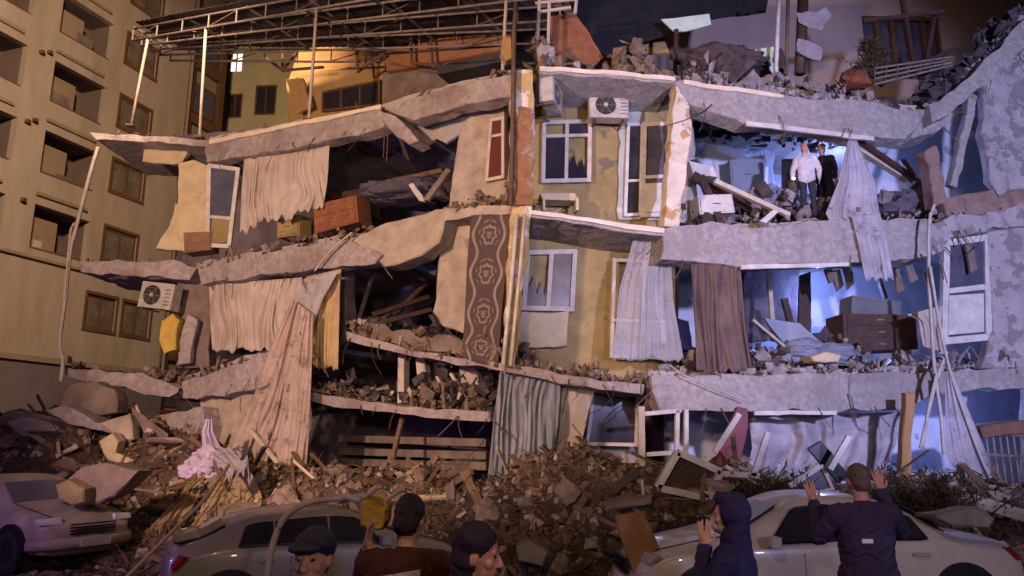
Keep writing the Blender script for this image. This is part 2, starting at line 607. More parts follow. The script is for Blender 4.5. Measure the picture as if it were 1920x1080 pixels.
def window(parent, pl, q, off=0.0, cols=2, rows=(1.0,), fm=None, gm=None, w=0.07, d=0.07, name="window", glass=True, skip=(), broken=()):
    """framed window between four measured corners TL TR BR BL; panes are its pieces"""
    fm, gm = fm or PVC, gm or GLASS
    TL, TR, BR, BL = [pl.p(x, y, off) for x, y in q]

    def pt(u, v):
        return TL.lerp(TR, u).lerp(BL.lerp(BR, u), v)
    mb = MB()
    n = pl.n
    for a, b in (((0, 0), (1, 0)), ((0, 1), (1, 1))):
        mb.bar(pt(*a), pt(*b), w, d, n, ext=w / 2)
    for a, b in (((0, 0), (0, 1)), ((1, 0), (1, 1))):
        mb.bar(pt(*a), pt(*b), w, d + 0.004, n, ext=-w / 2 + 0.001)
    us = [i / cols for i in range(cols + 1)]
    vs = [0]
    tot = sum(rows)
    for r in rows:
        vs.append(vs[-1] + r / tot)
    for u in us[1:-1]:
        mb.bar(pt(u, 0), pt(u, 1), w * 0.9, d - 0.006, n, ext=-w / 2)
    for v in vs[1:-1]:
        mb.bar(pt(0, v), pt(1, v), w * 0.8, d - 0.012, n, ext=-w / 2)
    fr = mb.build(name, fm, parent)
    if glass:
        for i in range(cols):
            for j in range(len(vs) - 1):
                if (i, j) in skip:
                    continue
                e = 0.02
                p = [pt(us[i], vs[j]), pt(us[i + 1], vs[j]), pt(us[i + 1], vs[j + 1]), pt(us[i], vs[j + 1])]
                if (i, j) in broken:
                    # jagged glass left standing in the frame
                    top = [p[3].lerp(p[2], q / 6).lerp(p[0].lerp(p[1], q / 6), (0.9, .35, .6, .25, .5, .2, .75)[q]) for q in range(7)]
                    p = [p[3]] + top + [p[2]]
                MB().prism([a + n * 0.005 for a in p], n * 0.012).build("pane", gm, fr)
    return fr


def lerp2(a, b, t):
    return (a[0] + (b[0] - a[0]) * t, a[1] + (b[1] - a[1]) * t)

# ================================================================== the setting
g = MB()
g.add([(-150, -60, 0), (150, -60, 0), (150, 220, 0), (-150, 220, 0)], [(0, 1, 2, 3)])
g.build("ground", ASPHALT, kind="structure")


def facade_y(x):
    return 14 + 0.506 * -x if x < 0 else 14 + 0.121 * x


def lin(xs, ys, x):
    return float(np.interp(x, xs, ys))


def mound_z(x, y):
    d = facade_y(x) - y
    hm = lin([-15, -11, -8, -5.5, -3, 0, 1.6, 3, 6, 11], [2.4, 2.75, 2.35, 1.55, 1.35, 1.4, 1.85, 1.5, 1.2, 1.2], x)
    reach = lin([-15, -8, -4, 0, 4, 11], [4.6, 4.4, 5.6, 6.0, 3.3, 3.0], x)
    t = max(0.0, min(1.0, 1 - (d - 0.2) / reach))
    h = hm * (t * t * (3 - 2 * t)) ** 0.85
    if d < 0:
        h = hm * max(0.3, 1 + d * 0.18)
    p = Vector((x, y, 0))
    h *= 1 + 0.30 * noise.noise(p * 0.9) + 0.2 * noise.noise(p * 2.1 + Vector((9, 1, 4)))
    return h + 0.10 * max(0, t) ** .5 * noise.noise(p * 4.5) + 0.05 * max(0, t) ** .5 * noise.noise(p * 11) - 0.03


mb = MB()
nx, ny = 190, 100
for j in range(ny + 1):
    for i in range(nx + 1):
        x = -16 + 28 * i / nx
        y = 7.2 + 11.5 * j / ny + (max(0, -x) * 0.35)
        mb.v.append((x, y, mound_z(x, y)))
for j in range(ny):
    for i in range(nx):
        a = j * (nx + 1) + i
        mb.f.append((a, a + 1, a + nx + 2, a + nx + 1))
        mb.mi.append(0)
mb.build("rubble_terrain", EARTH, kind="structure", fix=False)

# ------------------------------------------------------------------ tan apartment block on the left, behind
tan_block = thing("apartment_building", "tall tan apartment block with dark loggias and brown framed windows at the left edge", "building", (-17.5, 32, 0))


def wall_holes(name, pl, u0, u1, z0, z1, holes, m, parent, thick=0.3):
    us = sorted({u0, u1, *[h[0] for h in holes], *[h[1] for h in holes]})
    zs = sorted({z0, z1, *[h[2] for h in holes], *[h[3] for h in holes]})
    mb = MB()

    def P(u, z, o=0):
        q = pl.pt + pl.d * u + pl.n * o
        return Vector((q.x, q.y, z))

    def inhole(u, z):
        return any(h[0] < u < h[1] and h[2] < z < h[3] for h in holes)
    for a, b in zip(us, us[1:]):
        for c, d in zip(zs, zs[1:]):
            if not inhole((a + b) / 2, (c + d) / 2):
                mb.add([P(a, c), P(b, c), P(b, d), P(a, d)], [(0, 1, 2, 3)])
    for a, b, c, d in holes:
        mb.add([P(a, c), P(b, c), P(b, d), P(a, d), P(a, c, thick), P(b, c, thick), P(b, d, thick), P(a, d, thick)],
               [(0, 1, 5, 4), (1, 2, 6, 5), (2, 3, 7, 6), (3, 0, 4, 7)])
    for u in (u0, u1):
        mb.add([P(u, z0), P(u, z0, thick + 6), P(u, z1, thick + 6), P(u, z1)], [(0, 1, 2, 3)])
    return mb.build(name, m, parent, fix=False)


def box_uv(pl, u0, u1, z0, z1, o0, o1):
    """solid given in facade coordinates"""
    def P(u, z, o):
        q = pl.pt + pl.d * u + pl.n * o
        return Vector((q.x, q.y, z))
    return [P(u0, z0, o0), P(u1, z0, o0), P(u1, z1, o0), P(u0, z1, o0)], pl.n * (o1 - o0)


TOPS = [8.38, 11.52, 14.72, 17.86, 21.05, 24.2]
log_holes, win_holes = [], []
for k, zt in enumerate(TOPS):
    if k >= 1:
        log_holes += [(0.62, 3.25, zt - 1.85, zt), (-3.5, -0.62, zt - 1.85, zt)]
    if k >= 1:
        win_holes += [(4.05, 5.85, zt - 1.45, zt)]
win_holes += [(3.55, 5.1, 6.9, 8.38), (5.5, 7.1, 6.9, 8.38)]
wall_holes("wall", PB, -9, 8.3, 5.2, 27, log_holes + win_holes, TANBLD, tan_block)
mb = MB()
mb.prism(*box_uv(PB, -9, 8.3, 0, 5.2, -0.02, 0.5))
mb.build("base_wall", BASEBLD, tan_block)
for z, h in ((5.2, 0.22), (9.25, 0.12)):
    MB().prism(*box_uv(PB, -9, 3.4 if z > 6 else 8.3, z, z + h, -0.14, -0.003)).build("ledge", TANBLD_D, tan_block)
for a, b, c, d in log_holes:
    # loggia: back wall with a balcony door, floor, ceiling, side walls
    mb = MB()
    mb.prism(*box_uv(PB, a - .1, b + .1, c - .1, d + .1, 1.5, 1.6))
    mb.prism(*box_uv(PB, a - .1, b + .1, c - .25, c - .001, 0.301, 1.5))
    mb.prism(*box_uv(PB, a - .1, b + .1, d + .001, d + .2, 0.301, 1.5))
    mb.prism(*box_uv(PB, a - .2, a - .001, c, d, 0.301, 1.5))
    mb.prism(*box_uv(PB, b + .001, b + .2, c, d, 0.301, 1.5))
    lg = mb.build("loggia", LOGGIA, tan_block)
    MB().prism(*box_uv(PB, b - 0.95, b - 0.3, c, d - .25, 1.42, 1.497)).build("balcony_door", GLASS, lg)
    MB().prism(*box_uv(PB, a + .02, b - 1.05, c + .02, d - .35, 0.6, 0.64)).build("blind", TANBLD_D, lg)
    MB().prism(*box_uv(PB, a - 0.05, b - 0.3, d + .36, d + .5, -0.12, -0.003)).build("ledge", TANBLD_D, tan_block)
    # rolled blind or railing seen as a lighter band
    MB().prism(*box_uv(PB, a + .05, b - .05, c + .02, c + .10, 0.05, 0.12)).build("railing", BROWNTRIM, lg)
for a, b, c, d in win_holes:
    mb = MB()
    for (u0, u1, z0, z1) in ((a, b, c, c + .09), (a, b, d - .09, d), (a, a + .09, c + .09, d - .09), (b - .09, b, c + .09, d - .09),
                             ((a + b) / 2 - .05, (a + b) / 2 + .05, c + .09, d - .09)):
        mb.prism(*box_uv(PB, u0, u1, z0, z1, 0.06, 0.16))
    for (u0, u1, z0, z1) in ((a - .1, b + .1, d + .002, d + .14), (a - .1, a - .002, c, d), (b + .002, b + .1, c, d), (a - .12, b + .12, c - .14, c - .002)):
        mb.prism(*box_uv(PB, u0, u1, z0, z1, -0.05, -0.003))
    w = mb.build("window", BROWNTRIM, tan_block)
    for (u0, u1) in ((a + .09, (a + b) / 2 - .05), ((a + b) / 2 + .05, b - .09)):
        MB().prism(*box_uv(PB, u0, u1, c + .09, d - .09, 0.10, 0.12)).build("pane", GLASS_T, w)
    mb = MB()
    mb.prism(*box_uv(PB, a + .12, a + .75, c + .1, d - .1, 0.22, 0.24))
    mb.build("net_curtain", PVC_T, w)
# stair bay: brown framed strip beside the corner
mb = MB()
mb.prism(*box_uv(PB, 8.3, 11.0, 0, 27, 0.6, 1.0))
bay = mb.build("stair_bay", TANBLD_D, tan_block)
for u in (8.45, 10.75):
    MB().prism(*box_uv(PB, u, u + .35, 0, 27, 0.3, 0.597)).build("brown_fin", BROWNTRIM, tan_block)
for zt in TOPS + [5.4]:
    MB().prism(*box_uv(PB, 8.85, 10.7, zt - 2.3, zt - 1.75, 0.35, 0.597)).build("spandrel", BROWNTRIM, tan_block)
    mb = MB()
    mb.prism(*box_uv(PB, 8.95, 10.65, zt - 1.6, zt + .1, 0.52, 0.597))
    w = mb.build("window", BROWNTRIM, tan_block)
    for (u0, u1) in ((9.03, 9.77), (9.83, 10.57)):
        MB().prism(*box_uv(PB, u0, u1, zt - 1.5, zt, 0.50, 0.517)).build("pane", GLASS_B, w)
for u in (7.9,):
    MB().tube([PB.pt + PB.d * u - PB.n * .08 + Vector((0, 0, z)) for z in (5.4, 12, 19, 27)], .055, 8).build("drainpipe", TANBLD_D, tan_block, smooth=True)
random.seed(4)
for (a, b, c, d) in log_holes:
    # washing, boxes and chairs standing in the loggias
    u = random.uniform(a + .3, b - 1.2)
    MB().prism(*box_uv(PB, u, u + random.uniform(.3, .8), c, c + random.uniform(.3, .9), .5, .9)).build("balcony_clutter", random.choice([PVC_T, CONC_D, BASEBLD]), tan_block)
# wall lamp brackets and cable holes between the loggias
for (px, py) in ((75, 99), (90, 99), (48, 228), (62, 226), (40, 375)):
    p = PB.p(px, py)
    MB().box(p - PB.n * .12, (.16, .16, .14)).build("wall_bracket", BROWNTRIM, tan_block)

# ------------------------------------------------------------------ olive yellow house farther back
PO = Plane((-16, 41), (1, -0.06))
olive = thing("apartment_building", "olive yellow block with one brightly lit white window behind the steel roof frame", "building", (-13, 42, 0))


def puv(pl, x, y):
    q = pl.p(x, y)
    return (q - pl.pt).dot(pl.d), q.z


def rect(pl, x0, y0, x1, y1):
    a, b = puv(pl, x0, y0), puv(pl, x1, y1)
    return (a[0], b[0], b[1], a[1])


r_lit = rect(PO, 432, 95, 455, 136)
r_sm = rect(PO, 428, 176, 452, 221)
r_sm2 = rect(PO, 480, 160, 516, 215)
r_sm3 = rect(PO, 432, 262, 456, 310)
uu = puv(PO, 404, 100)[0]
wall_holes("wall", PO, uu, uu + 16, 0, 30, [r_lit, r_sm, r_sm2], YGBLD, olive)
for r, gm in ((r_lit, LIT), (r_sm, GLASS), (r_sm2, GLASS)):
    a, b, c, d = r
    mb = MB()
    for (u0, u1, z0, z1) in ((a, b, c, c + .1), (a, b, d - .1, d), (a, a + .1, c + .1, d - .1), (b - .1, b, c + .1, d - .1), ((a + b) / 2 - .04, (a + b) / 2 + .04, c + .1, d - .1)):
        mb.prism(*box_uv(PO, u0, u1, z0, z1, 0.02, 0.14))
    w = mb.build("window", BROWNTRIM if gm is GLASS else PVC_T, olive)
    for (u0, u1) in ((a + .1, (a + b) / 2 - .04), ((a + b) / 2 + .04, b - .1)):
        MB().prism(*box_uv(PO, u0, u1, c + .1, d - .1, 0.08, 0.10)).build("pane", gm, w)

# ------------------------------------------------------------------ penthouse wall of the neighbour behind the right wing
PT = Plane((4, 23), (1, 0.04))
pent = thing("neighbour_building", "pale pinkish neighbour building with a dark barred window above the right wing", "building", (9, 24, 0))
PINKW = mat("pink_beige_render", (0.46, 0.36, 0.33), (0.38, 0.29, 0.27), 0.8, bump=0.1)
r_w = rect(PT, 1615, 30, 1775, 150)
wall_holes("wall", PT, puv(PT, 1100, 60)[0], 26, 0, 26, [r_w], PINKW, pent)
mb = MB()
a, b, c, d = r_w
for k in range(6):
    u = a + (b - a) * k / 5
    mb.prism(*box_uv(PT, u - .07, u + .07, c, d, 0.04, 0.16))
mb.prism(*box_uv(PT, a, b, d - .14, d, -0.02, 0.02))
w = mb.build("window", BROWNTRIM, pent)
MB().prism(*box_uv(PT, a, b, c, d, 0.25, 0.28)).build("pane", GLASS_B, w)

# ================================================================== the collapsed block
ruin = thing("collapsed_apartment_block", "collapsed apartment block with sagging concrete floors and torn open rooms", "building", (0, 15, 0))
S = lambda *a, **k: slab(*a, **k)

# ---- left wing: roof
S("roof_slab", PLL, [(165, 248), (300, 255), (400, 263), (400, 276), (300, 268), (180, 260)], 2.6, CONC, ruin)
S("roof_slab", PL, [(392, 258), (560, 225), (715, 196), (716, 214), (560, 245), (392, 279)], 4.6, SOFFIT, ruin, off=0.36)
S("roof_beam", PL, [(384, 268), (560, 233), (700, 203), (716, 208), (722, 236), (700, 246), (640, 258), (560, 275), (470, 290), (384, 306)], 0.36, CONC, ruin)
S("roof_slab", PL, [(716, 196), (840, 156), (957, 132), (957, 150), (840, 180), (718, 215)], 4.6, SOFFIT, ruin, off=0.4)
S("roof_beam", PL, [(720, 204), (780, 182), (850, 160), (956, 139), (957, 180), (900, 190), (850, 200), (775, 226), (742, 214)], 0.4, CONC, ruin)
S("broken_beam_end", PL, [(714, 208), (742, 216), (766, 238), (784, 262), (768, 268), (742, 256), (722, 240)], 0.5, CONC, ruin, off=-0.12)
S("hanging_plaster", PL, [(778, 228), (880, 196), (905, 205), (868, 252), (838, 268), (815, 262), (790, 276)], 0.08, SOFFIT, ruin, off=0.75, jit=0.06)
S("plaster_fragment", PLL, [(270, 281), (342, 280), (352, 284), (340, 303), (325, 307), (268, 304)], 0.15, CREAM, ruin, off=0.5)
# ---- left wing: third floor
S("floor_slab", PLL, [(152, 489), (340, 492), (370, 503), (352, 526), (300, 521), (220, 516), (150, 511)], 2.2, CONC, ruin, jit=0.05)
S("floor_slab", PL, [(366, 492), (560, 455), (660, 436), (660, 456), (560, 476), (366, 514)], 4.6, SOFFIT, ruin, off=0.4)
S("floor_beam", PL, [(370, 504), (440, 488), (520, 470), (600, 455), (656, 447), (690, 462), (716, 478), (700, 497), (640, 500), (560, 508), (470, 520), (376, 533)], 0.4, CONC, ruin)
S("bent_floor_slab", PL, [(655, 446), (720, 420), (800, 396), (870, 386), (957, 384), (957, 402), (880, 404), (836, 414), (822, 455), (790, 482), (720, 502), (690, 478)], 0.5, BEIGE, ruin, off=0.1)
S("floor_slab", PL, [(830, 388), (957, 382), (957, 396), (832, 406)], 4.4, SOFFIT, ruin, off=0.6)
# ---- left wing: second floor
S("floor_slab", PLL, [(120, 687), (200, 697), (300, 708), (334, 722), (336, 738), (318, 751), (290, 742), (250, 734), (180, 720), (122, 708)], 2.4, CONC, ruin, jit=0.05)
S("floor_beam", PL, [(337, 716), (400, 698), (490, 664), (575, 645), (590, 668), (540, 704), (490, 730), (420, 742), (342, 749)], 0.4, CONC, ruin)
S("floor_slab", PL, [(345, 706), (490, 656), (570, 640), (570, 652), (490, 672), (345, 722)], 4.0, SOFFIT, ruin, off=0.42)
S("floor_slab", PL, [(648, 622), (720, 642), (800, 662), (945, 682), (948, 697), (860, 684), (780, 671), (700, 652), (650, 637)], 3.6, CONC, ruin, jit=0.03)
# ---- left wing: first floor, sunk onto the heap
S("floor_slab", PL, [(578, 734), (660, 748), (760, 762), (918, 773), (918, 792), (840, 786), (740, 776), (640, 764), (580, 752)], 3.2, CONC, ruin, jit=0.03)
S("floor_beam", PL, [(290, 778), (378, 764), (384, 800), (380, 824), (300, 826), (284, 812)], 0.5, CONC, ruin, off=-0.2)
# ---- left wing: back and party walls of the rooms
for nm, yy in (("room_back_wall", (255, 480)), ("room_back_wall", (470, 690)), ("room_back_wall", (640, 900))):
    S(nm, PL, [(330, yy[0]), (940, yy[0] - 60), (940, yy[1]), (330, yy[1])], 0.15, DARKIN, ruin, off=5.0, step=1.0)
S("party_wall", PL, [(880, 202), (948, 190), (950, 384), (900, 384), (842, 386), (846, 330), (858, 262)], 0.2, BEIGE, ruin, off=0.7)
window(ruin, PL, [(922, 226), (944, 222), (944, 332), (914, 338)], off=0.62, cols=1, rows=(1, 2.6), fm=PVC_T, gm=mat("dark_red_door", (0.12, 0.03, 0.03), (0.08, 0.02, 0.02)), name="narrow_window")
S("party_wall", PL, [(838, 416), (882, 406), (884, 600), (868, 628), (812, 604), (822, 480)], 0.18, BEIGE, ruin, off=0.6)
S("wall_fragment", PLL, [(336, 304), (362, 302), (390, 312), (394, 380), (392, 466), (342, 472), (328, 440), (331, 372)], 0.22, CREAM, ruin, off=0.1, jit=0.05)
S("wall_fragment", PLL, [(292, 466), (300, 446), (318, 424), (330, 380), (336, 384), (338, 470)], 0.18, CREAM, ruin, off=0.35)
w = window(ruin, PLL, [(393, 311), (447, 318), (430, 462), (390, 460)], off=-0.06, cols=1, rows=(2.0, 1.1), fm=PVC, gm=GLASS_B, w=0.10, name="balcony_door")
MB().prism([PLL.p(x, y, -0.08) for x, y in ((398, 410), (434, 412), (424, 455), (394, 455))], PLL.n * 0.04).build("yellow_panel", YELLOW, w)
S("column", PLL, [(334, 524), (392, 520), (394, 600), (390, 690), (330, 692), (340, 620)], 0.4, CONC_D, ruin, off=0.5)
S("wall_fragment", PLL, [(352, 590), (372, 600), (356, 680), (326, 688), (336, 640)], 0.15, CONC, ruin, off=0.2)
S("column", PL, [(626, 500), (646, 498), (650, 640), (632, 650)], 0.35, CONC_D, ruin, off=0.8)
S("wall_fragment", PL, [(372, 744), (490, 730), (478, 800), (446, 852), (398, 846), (382, 800)], 0.2, BEIGE, ruin, off=0.3)
S("fallen_parapet", PL, [(652, 600), (700, 604), (790, 628), (860, 632), (930, 660), (935, 682), (800, 660), (660, 630)], 0.12, CONC_D, ruin, off=0.25, jit=0.08)
for (a, b, wd) in (((757, 666), (756, 756), .16), ((792, 672), (800, 750), .22), ((880, 684), (890, 744), .4)):
    MB().bar(PL.p(*a, .8), PL.p(*b, .8), wd, .2, PL.n).build("stud", PVC_T if wd < .3 else BEIGE, ruin)

# ---- corner column with down pipes
S("corner_column", PR, [(958, 128), (1000, 130), (1004, 240), (1000, 400), (984, 520), (966, 690), (944, 690), (950, 520), (958, 400), (962, 240)], 0.5, PEEL_Y, ruin, off=-0.05, jit=0.04, step=0.15)
S("torn_render", PR, [(972, 200), (998, 205), (998, 300), (1000, 384), (968, 384), (964, 300)], 0.06, mat("torn_orange", (.34, .17, .075), (.2, .095, .045), 4, bump=.4, patch=(.28, .24, .2), pscale=4, pthr=.58), ruin, off=-0.13, jit=0.05, step=.12)
for pts, r, m_ in (([(969, 402), (960, 520), (952, 600), (944, 684)], .045, PVC), ([(984, 402), (976, 500), (966, 600), (958, 686)], .04, PVC_T),
                   ([(968, 5), (964, 60), (962, 200), (958, 385)], .05, RUST)):
    MB().tube([PR.p(x, y, -0.18) for x, y in pts], r, 8).build("downpipe", m_, ruin, smooth=True)

# ---- centre bay: balcony slabs and recessed walls
S("balcony_slab", PR, [(1012, 124), (1130, 132), (1270, 145), (1270, 156), (1130, 146), (1012, 139)], 1.6, CONC_R, ruin)
S("balcony_slab", PR, [(984, 394), (1100, 408), (1180, 422), (1252, 430), (1250, 443), (1180, 436), (1100, 422), (984, 407)], 1.6, CONC_R, ruin)
S("balcony_slab", PR, [(945, 681), (1050, 701), (1130, 712), (1207, 722), (1206, 738), (1130, 730), (1050, 718), (945, 697)], 1.7, CONC, ruin)
EDGE = mat("lit_edge_cream", (.72, .62, .48), (.55, .45, .34), 3, bump=.3)  # added bright strips: light on the slab fronts is put into this cream
S("lit_slab_edge", PR, [(1012, 123), (1130, 131), (1266, 143), (1266, 151), (1130, 139), (1012, 132)], .05, EDGE, ruin, off=-.06, jit=.02)
S("lit_slab_edge", PR, [(984, 393), (1100, 407), (1180, 420), (1246, 428), (1246, 437), (1180, 429), (1100, 415), (984, 401)], .05, EDGE, ruin, off=-.06, jit=.02)
S("lit_slab_edge", PR, [(1282, 150), (1400, 166), (1470, 177), (1470, 183), (1400, 174), (1282, 158)], .05, EDGE, ruin, off=-.06, jit=.015)
S("lit_slab_edge", PL, [(392, 262), (560, 227), (714, 197), (714, 204), (560, 235), (392, 270)], .05, EDGE, ruin, off=-.06, jit=.02)
S("back_wall", PR, [(985, 150), (1290, 158), (1290, 440), (985, 420)], 0.2, YELLOW, ruin, off=1.5, step=0.6)
S("back_wall", PR, [(960, 418), (1275, 440), (1275, 720), (950, 712)], 0.2, YELLOW, ruin, off=1.5, step=0.6)
S("wall_panel", PR, [(1160, 196), (1268, 190), (1266, 412), (1160, 412)], 0.06, mat("grey_green_plaster", (0.42, 0.44, 0.40), (0.3, 0.31, 0.3), 1.5, bump=.2, patch=(.5, .5, .5), pscale=2, pthr=.58), ruin, off=1.42)
window(ruin, PR, [(1020, 230), (1106, 228), (1104, 338), (1018, 340)], off=1.40, cols=2, rows=(1, 3.2), fm=PVC_T, w=0.09, broken={(1, 1)}, skip={(0, 0)})
d1 = window(ruin, PR, [(1178, 234), (1204, 234), (1200, 402), (1172, 404)], off=1.36, cols=1, rows=(2.2, 1.3), fm=PVC, gm=GLASS, name="balcony_window")
d2 = window(ruin, PR, [(1208, 234), (1256, 232), (1252, 402), (1204, 404)], off=1.34, cols=1, rows=(2.0, 1.4), fm=PVC, gm=GLASS_B, name="balcony_door", w=0.1)
MB().prism([PR.p(x, y, 1.30) for x, y in ((1210, 344), (1251, 342), (1249, 396), (1207, 398))], PR.n * 0.05).build("door_panel", PVC, d2)
window(ruin, PR, [(990, 474), (1078, 472), (1072, 580), (982, 578)], off=1.40, cols=2, rows=(1,), fm=PVC_T, gm=GLASS_T, w=0.10, broken={(0, 0)})
S("sill_panel", PR, [(966, 586), (1066, 584), (1064, 648), (962, 650)], 0.12, CREAM, ruin, off=1.30)
window(ruin, PR, [(1152, 488), (1262, 492), (1262, 672), (1146, 668)], off=1.25, cols=2, rows=(2.2, 1.3), fm=PVC, gm=GLASS_B, name="balcony_glazing", w=0.07, skip={(0, 0)}, broken={(0, 1)})
S("column", PR, [(1266, 158), (1292, 196), (1300, 240), (1290, 300), (1272, 424), (1246, 424), (1256, 300)], 0.35, mat("peeling_white_column", (.66, .58, .46), (.5, .42, .32), 3, bump=.5, patch=(.42, .26, .12), pscale=2.4, pthr=.58), ruin, off=-0.06, jit=0.05, step=.15)
S("party_wall", PR, [(1256, 150), (1300, 160), (1306, 424), (1262, 430)], 0.12, SOFFIT, ruin, off=1.0)
# ---- centre, ground storey
S("ground_wall", PR, [(1052, 722), (1114, 730), (1098, 800), (1086, 884), (1036, 884), (1046, 800)], 0.2, BEIGE, ruin, off=0.5)
S("ground_wall", PR, [(1108, 735), (1210, 742), (1200, 900), (1080, 900)], 0.2, SOFFIT, ruin, off=1.6)
window(ruin, PR, [(1114, 734), (1196, 740), (1192, 834), (1100, 832)], off=1.2, cols=1, fm=PVC_T, gm=GLASS, name="ground_window")
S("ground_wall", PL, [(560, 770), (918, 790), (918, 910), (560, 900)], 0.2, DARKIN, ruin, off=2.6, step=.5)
for y in (822, 846, 866):
    MB().bar(PL.p(640, y, 2.3), PL.p(915, y + 8, 1.2), .16, .2, PL.n).build("collapsed_joist", CONC_D, ruin)

# ---- right wing: roof
S("roof_slab", PR, [(1268, 140), (1500, 166), (1700, 196), (1760, 206), (1760, 222), (1500, 192), (1268, 160)], 4.8, SOFFIT, ruin, off=0.5)
S("roof_beam", PR, [(1266, 148), (1380, 162), (1500, 178), (1640, 194), (1700, 206), (1740, 204), (1722, 236), (1700, 262), (1620, 256), (1560, 246), (1400, 228), (1320, 206), (1266, 186)], 0.5, CONC_R, ruin, jit=0.05)
S("broken_beam_end", PR, [(1694, 222), (1730, 204), (1772, 196), (1790, 226), (1760, 246), (1714, 262)], 0.6, CONC_R, ruin, off=0.15, jit=0.08)
S("tilted_roof_slab", PR, [(1742, 196), (1790, 168), (1850, 110), (1930, 28), (1930, 80), (1850, 156), (1782, 212), (1748, 226)], 0.9, CONC_R, ruin, off=-0.2, jit=0.05)
S("roof_beam", PR, [(1400, 226), (1560, 245), (1640, 256), (1640, 264), (1560, 254), (1400, 235)], 0.06, PVC, ruin, off=-0.05, jit=0.01)
# ---- right wing: third floor
S("floor_slab", PR, [(1250, 424), (1500, 414), (1740, 408), (1930, 390), (1930, 408), (1740, 428), (1500, 436), (1250, 442)], 4.8, SOFFIT, ruin, off=0.5)
S("floor_beam", PR, [(1242, 428), (1330, 418), (1420, 424), (1540, 414), (1650, 412), (1742, 414), (1744, 476), (1690, 488), (1610, 493), (1420, 498), (1300, 491), (1240, 488)], 0.5, CONC_R, ruin, jit=0.05)
S("broken_beam", PR, [(1742, 418), (1820, 402), (1930, 386), (1930, 424), (1866, 428), (1812, 440), (1780, 446), (1764, 474), (1744, 478)], 0.5, PEEL, ruin, jit=0.08)
S("soffit_strip", PR, [(1390, 496), (1596, 492), (1596, 499), (1390, 505)], 0.08, PVC, ruin, off=-0.05, jit=0.01)
# ---- right wing: second floor
S("floor_slab", PR, [(1216, 696), (1590, 690), (1930, 680), (1930, 700), (1590, 712), (1216, 718)], 4.8, SOFFIT, ruin, off=0.5)
S("floor_beam", PR, [(1216, 708), (1300, 705), (1400, 702), (1592, 698), (1596, 770), (1400, 772), (1240, 771), (1222, 740)], 0.5, CONC_R, ruin, jit=0.05)
S("floor_beam", PR, [(1590, 702), (1740, 696), (1930, 690), (1930, 726), (1820, 732), (1740, 744), (1700, 766), (1594, 770)], 0.4, CONC_R, ruin, off=0.12, jit=0.05)
S("soffit_strip", PR, [(1416, 770), (1570, 770), (1570, 777), (1416, 778)], 0.08, PVC, ruin, off=-0.05, jit=0.01)
# ---- right wing: room walls
S("room_back_wall", PR, [(1270, 200), (1900, 200), (1900, 440), (1270, 440)], 0.2, BLUEWALL, ruin, off=4.6, step=1.0)
S("room_back_wall", PR, [(1270, 470), (1900, 470), (1900, 720), (1270, 720)], 0.2, BLUEWALL, ruin, off=4.6, step=1.0)
S("room_back_wall", PR, [(1250, 740), (1930, 720), (1930, 980), (1250, 980)], 0.2, BLUEWALL, ruin, off=3.2, step=1.0)
S("partition_wall", PR, [(1300, 240), (1448, 258), (1452, 330), (1440, 420), (1300, 420)], 0.12, BLUEWALL, ruin, off=3.2, jit=.06)
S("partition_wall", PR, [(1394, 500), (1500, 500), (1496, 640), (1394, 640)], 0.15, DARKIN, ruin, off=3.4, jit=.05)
S("side_wall", PR, [(1848, 150), (1930, 84), (1930, 350), (1872, 366), (1856, 336), (1842, 250)], 0.2, PEEL, ruin, off=0.05, jit=0.04)
S("end_wall", PR, [(1934, 60), (2160, 60), (2160, 1010), (1934, 1010)], 0.3, PEEL, ruin, off=0.35, jit=.04)
S("wall_stub", PR, [(1768, 372), (1850, 356), (1930, 342), (1930, 390), (1780, 412)], 0.25, mat("raw_brown_masonry", (.30, .2, .15), (.17, .11, .09), 4, bump=.6), ruin, off=0.1)
S("side_wall", PR, [(1852, 432), (1930, 424), (1930, 690), (1840, 690), (1862, 620)], 0.2, PEEL, ruin, off=0.1, jit=0.03)
d3 = window(ruin, PR, [(1774, 456), (1850, 446), (1852, 632), (1770, 640)], off=0.16, cols=1, rows=(1.0, 1.0), fm=PVC, gm=GLASS_B, w=0.14, name="balcony_door")
MB().prism([PR.p(x, y, 0.10) for x, y in ((1780, 554), (1845, 550), (1845, 622), (1778, 628))], PR.n * 0.06).build("door_panel", PVC, d3)
S("column", PR, [(1822, 172), (1834, 180), (1796, 352), (1782, 346)], 0.18, CONC_R, ruin, off=0.0, jit=0.03)
S("sagging_beam", PR, [(1735, 280), (1757, 272), (1776, 380), (1752, 390)], 0.3, mat("raw_brown_masonry", (.3, .2, .15)), ruin, off=-0.1, jit=0.05)
for (a, b) in (((1604, 262), (1718, 340)), ((1580, 262), (1700, 336))):
    MB().bar(PR.p(*a, .3), PR.p(*b, 1.1), .12, .16, PR.n).build("fallen_rafter", WOOD_D if a[0] > 1590 else PVC_T, ruin)
# hanging render flakes under the third floor
for (x, y, l) in ((1560, 508, 26), (1580, 500, 34), (1672, 505, 40), (1810, 460, 46), (1732, 512, 20), (1548, 506, 18), (1700, 500, 24)):
    S("hanging_fragment", PR, [(x, y), (x + 14, y - 4), (x + 22, y + l), (x + 10, y + l + 8)], 0.06, CONC_D, ruin, off=0.9 if x < 1750 else 0, jit=0.04)

